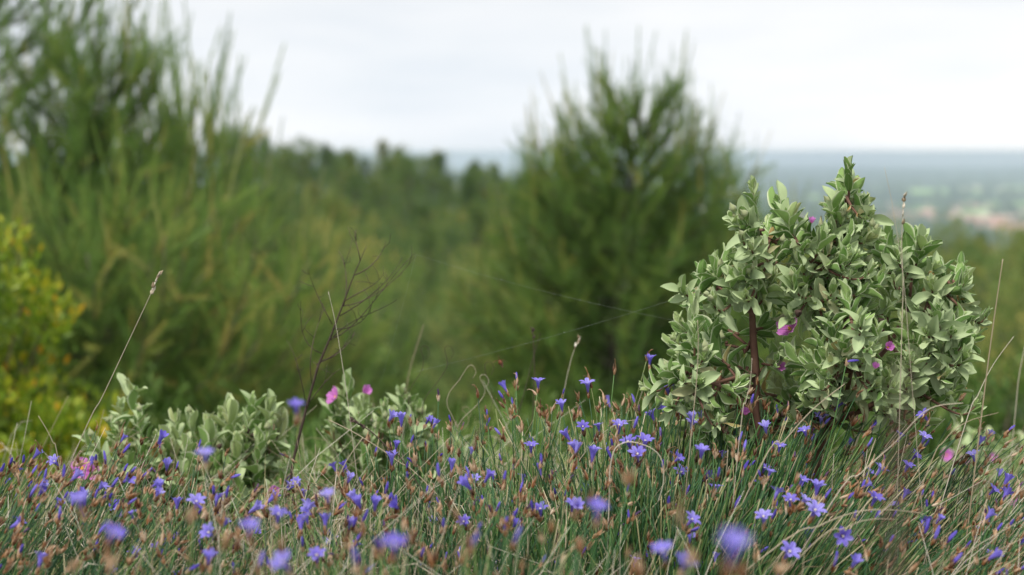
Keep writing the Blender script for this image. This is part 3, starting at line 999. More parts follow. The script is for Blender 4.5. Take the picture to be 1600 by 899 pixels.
def sage_bush(base, label, group, shoots, wood_paths, flowers, pods, seed, size=.031, tone=0.0):
    """shoots: list of (start, tip, nodes); flowers: (pos, direction, kind, scale)"""
    r = np.random.default_rng(seed)
    root = empty('grey_leaved_bush', base)
    tag(root, label, 'bush', group)
    leaf, wood, buds = MB(), MB(), []
    for pts, rads in wood_paths:
        wood.tube([rel(p, root) for p in pts], rads, 8, r.uniform(.2, .7))
    for a, tip, nodes, k in shoots:
        leafy_shoot(leaf, wood, buds, rel(a, root), rel(tip, root), r, size * k, nodes, tone=tone)
    wood.build('branches', M['red_stem'], root)
    leaf.build('foliage', M['sage'], root)
    bud_mb = MB(); bud_mb.add(BUD, None, [.5]); bm = bud_mb.mesh('flower_bud', M['bud'])
    buds = buds[:60]
    for (p, d, s) in buds:
        b = link('flower_bud', bm, root, Vector(p)); orient(b, d, r.random() * 6); b.scale = (s, s, s)
    for (p, d, kind, s) in flowers:
        f = link('flower', PINK[kind], root, rel(p, root)); orient(f, d, r.random() * 6); f.scale = (s, s, s)
    if pods:
        pm_ = MB(); pm_.add(BUD, None, [.5]); pm = pm_.mesh('seed_pod', M['dark_pod'])
        for p in pods:
            b = link('seed_pod', pm, root, rel(p, root)); orient(b, r.normal(size=3) + np.array([0, 0, .6])); s = r.uniform(.010, .013); b.scale = (s, s, s * .85)
    return root

def big_bush():
    r = np.random.default_rng(101)
    D = 1.76
    def W(px, py, dd=0.0): return unpx(px, py, D + dd)
    base = W(1285, 720, .03); gz = zg(base.x, base.y); base.z = gz
    # branch skeleton: trunk A at the left, trunk B spreading from the right foot
    A = [Vector(base), W(1196, 760), W(1180, 640), W(1181, 580), W(1177, 530), W(1175, 485), W(1190, 450), W(1205, 420), W(1200, 380)]
    A2 = [W(1175, 490), W(1150, 470, .02), W(1120, 455, .03), W(1090, 470, .03)]
    A3 = [W(1181, 585), W(1150, 590, -.04), W(1115, 600, -.06), W(1080, 590, -.06)]
    B = [Vector(base), W(1275, 720, .05), W(1290, 660, .05), W(1330, 610, .04), W(1345, 560, .03), W(1310, 500, .04), W(1300, 440, .04), W(1310, 380, .03), W(1322, 320, .02)]
    B2 = [W(1290, 665, .04), W(1350, 640, .02), W(1400, 610, .0), W(1440, 570, -.02), W(1470, 520, -.02)]
    B3 = [W(1335, 600, .05), W(1390, 540, .08), W(1420, 480, .08), W(1425, 430, .08)]
    B4 = [W(1320, 625, .02), W(1330, 580, -.06), W(1335, 530, -.08), W(1330, 500, -.09)]
    B5 = [W(1310, 500, .04), W(1275, 470, .0), W(1255, 420, .0), W(1245, 380, .0)]
    B6 = [W(1420, 480, .08), W(1460, 460, .06), W(1485, 445, .05)]
    wp = [(A, [.0062, .0058, .0052, .005, .0046, .004, .003, .0025, .002]), (A2, [.003, .0026, .002, .0014]), (A3, [.003, .0025, .002, .0014]),
          (B, [.0075, .007, .006, .005, .0045, .004, .0032, .0025, .0016]), (B2, [.0042, .0038, .0032, .0026, .0018]),
          (B3, [.0036, .003, .0024, .0017]), (B4, [.003, .0026, .002, .0014]), (B5, [.0026, .0022, .0018, .0013]), (B6, [.002, .0017, .0013])]
    nodes_all = [p for path in (A[4:], A2, A3, B[2:], B2, B3, B4, B5, B6) for p in path]
    # shoot tips read off the silhouette (photo px) with a depth offset
    tips = [(1325, 268, .02), (1318, 292, .03), (1332, 300, .0), (1322, 318, .03), (1334, 338, .02), (1314, 348, .0), (1326, 368, .0), (1345, 318, .03), (1306, 385, .02), (1340, 390, .0), (1305, 322, .0), (1350, 325, .04), (1338, 352, -.02),
            (1176, 296, .0), (1166, 345, -.02), (1218, 322, .03), (1200, 350, .05), (1232, 345, -.02), (1190, 385, -.05), (1222, 395, -.04),
            (1158, 388, .03), (1262, 358, .05), (1285, 372, -.04), (1250, 405, .0), (1290, 405, .03), (1318, 400, -.05),
            (1120, 425, .0), (1095, 428, .04), (1066, 452, .0), (1136, 402, .05), (1142, 436, -.05), (1084, 480, -.04), (1062, 505, .02), (1112, 470, .05), (1162, 430, -.05),
            (1060, 555, .0), (1052, 590, -.04), (1078, 530, .04), (1100, 555, -.06), (1130, 540, .02), (1090, 600, -.07), (1125, 590, .06), (1055, 535, .06), (1110, 520, -.03),
            (1240, 440, -.05), (1270, 440, .05), (1300, 455, -.05), (1225, 455, .06), (1205, 440, .0),
            (1340, 410, .05), (1365, 385, .06), (1388, 372, .08), (1402, 400, .04), (1425, 378, .09), (1440, 385, .06), (1375, 430, .0), (1350, 445, .05), (1410, 430, .10),
            (1470, 420, .06), (1500, 418, .06), (1508, 440, .03), (1455, 445, .0), (1430, 450, .1), (1480, 465, .08),
            (1325, 470, -.10), (1345, 505, -.10), (1300, 515, -.10), (1370, 525, -.06), (1318, 540, -.12), (1290, 555, -.06), (1350, 560, -.12), (1265, 560, -.06), (1240, 555, -.03), (1222, 520, .03),
            (1415, 500, -.04), (1440, 500, .03), (1465, 492, -.05), (1500, 500, .0), (1508, 530, -.04), (1480, 545, -.06), (1445, 540, -.06), (1405, 545, .0), (1500, 570, .0), (1425, 565, -.10), (1465, 585, -.05), (1500, 600, -.02),
            (1385, 590, -.06), (1350, 605, -.06), (1310, 590, -.08), (1270, 600, -.02), (1235, 590, .05), (1415, 610, .05), (1445, 620, .02), (1215, 600, .05),
            (1385, 460, .10), (1345, 470, .08), (1280, 480, .09), (1195, 470, .06), (1150, 560, .08), (1145, 620, .05), (1100, 625, .02), (1250, 620, .08), (1105, 645, -.03), (1135, 655, .04), (1205, 640, .06), (1080, 628, .02), (1150, 600, -.06), (1330, 635, .02), (1300, 640, .06)]
    shoots = []
    for (px, py, dd) in tips:
        tip = W(px, py, dd + r.normal() * .02)
        best = min(nodes_all, key=lambda q: (q - tip).length + (0.12 if q.z > tip.z - .015 else 0) + r.random() * .015)
        L_ = (best - tip).length
        if L_ > .085:
            q = tip + (best - tip).normalized() * .085 - Vector((0, 0, .015))
            wp.append((bez(best, best.lerp(q, .4) + Vector((0, 0, .01)), q - Vector((0, 0, .02)), q, 6), [.002, .0018, .0017, .0016, .0015, .0014]))
            best = q
        n = int(np.clip(L_ / .0085, 7, 12))
        k = 1.05 if r.random() < .5 else .86
        if 1295 < px < 1360 and py < 395: k = .9
        shoots.append((best, tip, n, k))
        # a shorter companion shoot fills the clump
        for c in range(2 if r.random() < .5 else 1):
            t2 = tip + Vector((r.normal() * .014, r.normal() * .03, -abs(r.normal()) * .014 - .018))
            if py < 330: t2.z -= .01; 
            b2 = best.lerp(tip, .25)
            shoots.append((b2, t2, int(r.integers(5, 8)), r.uniform(.65, .95)))
    fl = [(W(1236, 516, -.03), (-.75, -.6, .75), 1, .66), (W(1268, 350, .0), (0, -.4, 1), 2, .30), (W(1216, 574, -.02), (.2, -1, .3), 2, .42),
          (W(1367, 577, -.10), (0, -.6, .8), 2, .3), (W(1386, 544, -.06), (.1, -1, .4), 2, .4), (W(1164, 650, -.05), (0, -.5, .8), 2, .38)]
    pods = [W(x, y, r.normal() * .05) for x, y in ((1246, 490), (1282, 460), (1380, 505), (1250, 598), (1262, 612), (1402, 588), (1416, 592), (1300, 618), (1455, 600), (1240, 640), (1228, 650), (1465, 660), (1340, 640), (1425, 640))]
    return sage_bush(base, 'large grey-leaved bush with reddish stems rising above the flowers at the right', 'grey-leaved bushes', shoots, wp, fl, pods, 102, .0255)
big_bush()

def low_bush(label, D, basepx, tips, flowers, pods, seed, spread=2, size=.031, tone=.0, foot=780):
    r = np.random.default_rng(seed)
    def W(px, py, dd=0.0): return unpx(px, py, D + dd)
    base = W(basepx, foot); base.z = zg(base.x, base.y)
    wp, shoots = [], []
    for (px, py, dd) in tips:
        tip = W(px, py, dd)
        bx_ = base.lerp(Vector((tip.x, tip.y, base.z)), .55)
        a = bx_.lerp(tip, .45); a.x += r.normal() * .01
        wp.append((bez(Vector(base), base.lerp(bx_, .7) + Vector((0, 0, .05)), a - Vector((0, 0, .05)), a, 7), list(np.linspace(.004, .0016, 7))))
        q = a.lerp(tip, max(0.0, 1 - .12 / max((tip - a).length, .01)))
        if (tip - a).length > .13:
            wp.append(([a, a.lerp(q, .5) + Vector((.003, 0, 0)), q], [.0017, .0016, .0014])); a = q
        shoots.append((a, tip, 9, r.uniform(.9, 1.15)))
        for c in range(spread):
            t2 = tip + Vector((r.normal() * .028, r.normal() * .04, -abs(r.normal()) * .03 - .015))
            shoots.append((a, t2, int(r.integers(5, 8)), r.uniform(.75, 1.05)))
        t3 = tip + Vector((r.normal() * .03, r.normal() * .04, -.07 - r.random() * .04))
        shoots.append((t3 - Vector((0, 0, .08)), t3, 7, 1.0))
    fl = [(W(px, py, dd), d, k, s) for (px, py, dd, d, k, s) in flowers]
    return sage_bush(base, label, 'grey-leaved bushes', shoots, wp, fl, [W(a, b, c) for a, b, c in pods], seed + 1, size, tone)

low_bush('low grey-leaved bush in the left part behind the flowers with one taller shoot', 2.08, 315,
         [(205, 612, .0), (188, 640, .03), (218, 650, -.03), (180, 668, .02), (275, 660, .02), (300, 655, .0), (325, 665, -.03), (345, 650, .02), (358, 645, .0),
          (395, 628, .0), (420, 640, .0), (385, 660, -.03), (435, 665, .02), (405, 690, -.05), (370, 690, -.04), (335, 705, -.03),
          (290, 700, -.04), (260, 690, .0), (250, 720, .05), (215, 700, .03), (195, 705, -.02), (350, 740, .03), (300, 745, .03), (240, 740, 0), (405, 735, -.02)],
         [(128, 733, -.10, (.3, -.8, .5), 0, .62), (150, 738, -.1, (-.2, -.9, .2), 1, .5), (428, 768, -.2, (.2, -1, .3), 2, .5)],
         [(325, 672, -.02), (355, 685, 0), (388, 678, -.03), (400, 679, -.03), (340, 700, -.05), (368, 655, .03)], 201, spread=2, size=.029, tone=.12)
low_bush('small grey-leaved bush carrying two pink flowers behind the dry straw', 2.12, 600,
         [(545, 605, .0), (530, 635, .02), (560, 640, -.03), (572, 625, .03), (600, 640, .02), (628, 618, .0), (640, 635, .0), (655, 650, .03), (615, 655, -.03),
          (590, 670, -.03), (550, 670, -.03), (635, 675, -.04), (665, 690, .0), (605, 700, .0), (560, 705, .02), (530, 690, .03), (640, 715, .03), (585, 735, .0), (535, 740, .05), (680, 720, .02), (620, 745, 0)],
         [(527, 622, -.02, (-.8, -.45, .5), 1, .62), (566, 614, .0, (.7, -.6, .5), 2, .55)],
         [(522, 660, 0), (560, 690, -.05)], 211, spread=1, tone=-.02)
low_bush('blurred grey-leaved bush low at the right edge behind the tall pale stalk', 2.9, 1570,
         [(1495, 690, .1), (1520, 685, .0), (1545, 690, .1), (1575, 690, 0), (1600, 695, .1), (1510, 710, -.1), (1560, 715, 0), (1590, 720, -.1), (1625, 700, 0), (1480, 715, .1), (1535, 735, 0), (1605, 740, 0), (1500, 745, 0), (1450, 735, .2), (1570, 755, 0)],
         [(1478, 712, -.1, (0, -1, .4), 1, .6), (1503, 720, -.1, (0, -1, .4), 2, .6), (1548, 716, -.1, (0, -1, .3), 2, .6), (1580, 780, -.1, (0, -1, .3), 1, .6)],
         [], 221, spread=2, size=.034, tone=.10)
low_bush('small blurred grey-leaved bush behind the middle of the meadow', 2.6, 715,
         [(690, 705, 0), (715, 700, .05), (735, 720, 0), (700, 735, -.05), (745, 745, .05), (670, 740, .05), (720, 760, 0)],
         [], [], 231, spread=2, tone=.05)

# ------------------------------------------------------------------ lilac flowers, buds and husks
def petal_grid(path, width, nu=8, nv=4, crease=.0004):
    """path(t)->(r,z) of the petal's midline, width(t) half width; returns Tpl around +x"""
    v, f, uv = [], [], []
    for i in range(nu + 1):
        t = i / nu; rr, zz = path(t); w = width(t)
        for k in range(nv + 1):
            s = -1 + 2 * k / nv
            v.append((rr - .15 * w * s * s, s * w, zz + crease * abs(s) + .10 * w * s * s)); uv.append((k / nv, t))
    for i in range(nu):
        for k in range(nv):
            a = i * (nv + 1) + k; f.append((a, a + 1, a + nv + 2, a + nv + 1))
    return Tpl(v, f, uv)

def rotz(a, s=1.0, tilt=0.0, zo=0.0):
    m = Matrix.Translation((0, 0, zo)) @ Matrix.Rotation(a, 4, 'Z') @ Matrix.Rotation(tilt, 4, 'Y') @ Matrix.Scale(s, 4)
    return np.array(m)

def flower_mesh(seed, spread):
    """six-petalled lilac flower, base at origin, opening along +z; spread 0 closed funnel .. 1 wide star"""
    r = np.random.default_rng(seed); mb = MB()
    for k in range(6):
        sp = float(np.clip(spread + r.normal() * .10, .05, 1.15))
        ln = r.uniform(.92, 1.08)
        def path(t, sp=sp, ln=ln):
            tube = .45
            if t < tube: return (.0008 + .0016 * (t / tube), .010 * (t / tube))
            q = (t - tube) / (1 - tube)
            ang = rad(18 + 82 * sp * q ** .7)
            # integrate outward curve
            n = 8; rr, zz = .0024, .010
            for j in range(n):
                qa = q * (j + .5) / n; an = rad(12 + 95 * sp * qa ** .75)
                rr += math.sin(an) * q * .0108 * ln / n; zz += math.cos(an) * q * .0108 * ln / n
            return (rr, zz)
        def width(t):
            if t < .45: return .0007 + .0012 * t / .45
            q = (t - .45) / .55
            return .0015 + .0013 * math.sin(math.pi * min(1, q * .9 + .02)) ** .9 - (.0015 + .0006) * max(0, q - .8) / .2
        mb.add(petal_grid(path, width, 10, 4), rotz(k * math.pi / 3 + r.normal() * .06), [r.random()], 0)
    if spread > .6:
        for k in range(6):
            a = k * math.pi / 3 + .5
            mb.tube([(0, 0, .008), (math.cos(a) * .0010, math.sin(a) * .0010, .0125)], [.0003, .0005], 4, .9, 1)
    return mb.mesh('petals', [M['lilac'], M['straw']])

def bud_mesh(seed, L_=.016, R_=.0019, mat='lilac_bud', bend=0.0, twist=1.5):
    """furled petals: a spindle of six twisted ridges"""
    r = np.random.default_rng(seed); mb = MB()
    nu, nv = 12, 10
    v, f, uv = [], [], []
    for j in range(nv + 1):
        t = j / nv
        rr = R_ * (.45 + .85 * math.sin(math.pi * min(1, t ** .9 * .9 + .05)))
        if j == nv: rr = R_ * .12
        for i in range(nu):
            a = 6.283 * i / nu + twist * t
            k = 1 + .22 * math.cos(3 * 6.283 * i / nu)
            v.append((math.cos(a) * rr * k + bend * t * t, math.sin(a) * rr * k, t * L_)); uv.append(((i * 3 / nu) % 1.0, t))
    for j in range(nv):
        for i in range(nu):
            f.append((j * nu + i, j * nu + (i + 1) % nu, (j + 1) * nu + (i + 1) % nu, (j + 1) * nu + i))
    mb.add(Tpl(v, f, uv), None, [r.random()])
    return mb.mesh('petals', M[mat])

def scale_tpl(L_, w, open_, nu=5, nv=4):
    v, f, uv = [], [], []
    for i in range(nu + 1):
        t = i / nu
        hw = w * (math.sin(math.pi * min(1, .18 + t * .8)) ** .9)
        if i == nu: hw = w * .06
        rr = .0011 + .0013 * math.sin(math.pi * min(1, t * .9)) + open_ * t * t
        for k in range(nv + 1):
            s = -1 + 2 * k / nv
            an = s * hw / max(rr, .0009)
            an = max(-1.5, min(1.5, an))
            v.append((rr * math.cos(an), rr * math.sin(an), t * L_)); uv.append((k / nv, t))
    for i in range(nu):
        for k in range(nv):
            a = i * (nv + 1) + k; f.append((a, a + 1, a + nv + 2, a + nv + 1))
    return Tpl(v, f, uv)

def husk_mesh(seed, L_=.0125, open_=.0006, n=7):
    """papery bracts overlapping in a pointed spindle, base at origin"""
    r = np.random.default_rng(seed); mb = MB()
    for k in range(n):
        q = k / n
        tp = scale_tpl(L_ * r.uniform(.7, 1.12) * (.6 + .5 * q), .0019 * r.uniform(.8, 1.15), open_ * r.uniform(.0, 3.0))
        mb.add(tp, rotz(k * 2.4 + r.normal() * .3, 1.0, r.normal() * .05, .0022 * q), [r.random()])
    if r.random() < .6:      # one curled dry wisp
        a = r.random() * 6.28; c = math.cos(a); s = math.sin(a); k = r.uniform(.5, 1.3)
        mb.tube([(0, 0, L_ * .7), (c * .001 * k, s * .001 * k, L_ * 1.15), (c * .0035 * k, s * .0035 * k, L_ * 1.45), (c * .007 * k, s * .007 * k, L_ * 1.5)], [.0006, .0007, .0006, .0003], 4, r.random())
    return mb.mesh('husk', M['husk'])

F_OPEN = [flower_mesh(s, sp) for s, sp in ((1, .75), (2, .9), (3, .55), (4, 1.0))]
F_HALF = [flower_mesh(s, sp) for s, sp in ((11, .22), (12, .35))]
F_BUD = [bud_mesh(21, .0165, .0014), bud_mesh(22, .0135, .0012, bend=.001), bud_mesh(23, .018, .0013, bend=-.003)]
F_DRY = [bud_mesh(31, .012, .0010, 'withered', .003, 4), bud_mesh(32, .010, .0009, 'withered', -.004, 5)]
HUSK = [husk_mesh(s, r_, o_) for s, r_, o_ in ((41, .0130, .0005), (42, .0115, .0010), (43, .014, .0003), (44, .011, .0014), (45, .0125, .0007), (46, .0105, .0018))]

HEAD_LIMIT = {}
def place_head(root, p, d, kind, r, scale=1.0, face=None):
    """a flower head at the end of a stem: husk with petals standing in it, or a dry husk cluster"""
    d = Vector(d).normalized()
    if kind == 'husk':
        h = link('dry_husk', HUSK[int(r.integers(0, 6))], root, rel(p, root)); orient(h, d, r.random() * 6.28)
        s = scale * r.uniform(.85, 1.25); h.scale = (s * .78, s * .78, s)
        return h
    src = {'open': F_OPEN, 'half': F_HALF, 'bud': F_BUD, 'dry': F_DRY}[kind]
    h = link('flower', src[int(r.integers(0, len(src)))], root, rel(p + d * .0075 * scale, root))
    fd = Vector(face).normalized() if face is not None else (d + Vector(r.normal(size=3) * .22)).normalized()
    orient(h, fd, r.random() * 6.28); h.scale = (scale,) * 3
    k = link('husk', HUSK[int(r.integers(0, 6))], h)
    back = h.rotation_quaternion.inverted()
    k.rotation_mode = 'QUATERNION'
    k.rotation_quaternion = back @ d.to_track_quat('Z', 'Y')
    k.location = back @ (-(d * .0075))
    k.scale = (.85, .85, .95)
    return h

TUFTS = []
def tuft(px, d, ytop, lean, ns, nh, label, seed, spread=.15, fl=.36, heroes=(), hmin=.45):
    """rush-like tuft: many thin green stems fanning from one foot, some carrying heads"""
    r = np.random.default_rng(seed)
    c = unpx(px, ytop, d)
    ztop = c.z
    bx_, by_ = c.x - lean * .32, d
    g = zg(bx_, by_)
    H = max(.12, ztop - g)
    root = empty('lilac_flower_tuft', (bx_, by_, g))
    tag(root, label, 'flower tuft', 'lilac flower tufts across the hilltop')
    st = MB()
    def stem(tip, tint=None, r0=.00085):
        a = r.random() * 6.28; q = abs(r.normal()) * .035
        b = Vector((bx_ + math.cos(a) * q, by_ + math.sin(a) * q, 0)); b.z = zg(b.x, b.y) - .01
        L_ = (tip - b).length
        side = Vector(r.normal(size=3) * .05 * L_); side.z = 0
        p1 = b + (tip - b) * .33 + side * .6 + Vector((0, 0, .06 * L_))
        p2 = b + (tip - b) * .68 + side + Vector((0, 0, .05 * L_))
        pts = bez(b, p1, p2, tip, 7)
        st.tube([rel(p, root) for p in pts], [r0, r0, r0, r0 * .95, r0 * .85, r0 * .75, r0 * .65], 4, float(r.random() if tint is None else tint))
        return (pts[-1] - pts[-2]).normalized()
    def rand_tip(hf):
        a = r.random() * 6.28; q = abs(r.normal()) ** .9 * spread
        x = bx_ + lean * .32 * hf + math.cos(a) * q; y = by_ + math.sin(a) * q * .8
        return Vector((x, y, zg(bx_, by_) + H * hf * (1 - .35 * min(1, (q / max(.05, H)) ** 2))))
    made = 0; tries = 0
    while made < nh and tries < nh * 5:
        tries += 1
        hf = 1 - (1 - hmin) * r.random() ** 1.35 if r.random() < .85 else r.uniform(.95, 1.08)
        tip = rand_tip(hf)
        u, w = topx(tip)
        if not (-30 < u < 1630 and w < 925): continue
        if (tip - Vector((0, 0, CAM_Z))).length < .5: continue
        dr = stem(tip, r.uniform(0, .85))
        x = r.random()
        kind = 'husk' if x > fl else ('open' if x < fl * .16 else 'half' if x < fl * .32 else 'bud' if x < fl * .78 else 'dry')
        place_head(root, tip, dr + Vector(r.normal(size=3) * .15), kind, r, r.uniform(.62, .95))
        if r.random() < .6:    # clustered second husk
            place_head(root, tip - dr * .004 + Vector(r.normal(size=3) * .0015), dr + Vector(r.normal(size=3) * .35), 'husk', r, r.uniform(.75, 1.0)); 
        made += 1
    for k in range(ns):
        tip = rand_tip(r.uniform(.45, 1.0)); 
        if (tip - Vector((0, 0, CAM_Z))).length < .42: continue
        stem(tip)
    for (hx, hy, dd, kind, sc, face) in heroes:
        tip = unpx(hx, hy + 10 / dd, dd)
        dr = stem(tip, r.uniform(0, .8))
        place_head(root, tip - Vector((0, 0, .004)), dr * .7 + Vector((0, 0, .3)), kind, r, sc * (.78 if dd > 1.2 else .88), face)
        if r.random() < .4: place_head(root, tip - dr * .006, dr + Vector(r.normal(size=3) * .35), 'husk', r, .9)
    o = st.build('stems', M['rush'], root)
    o['kind'] = 'stuff'
    return root

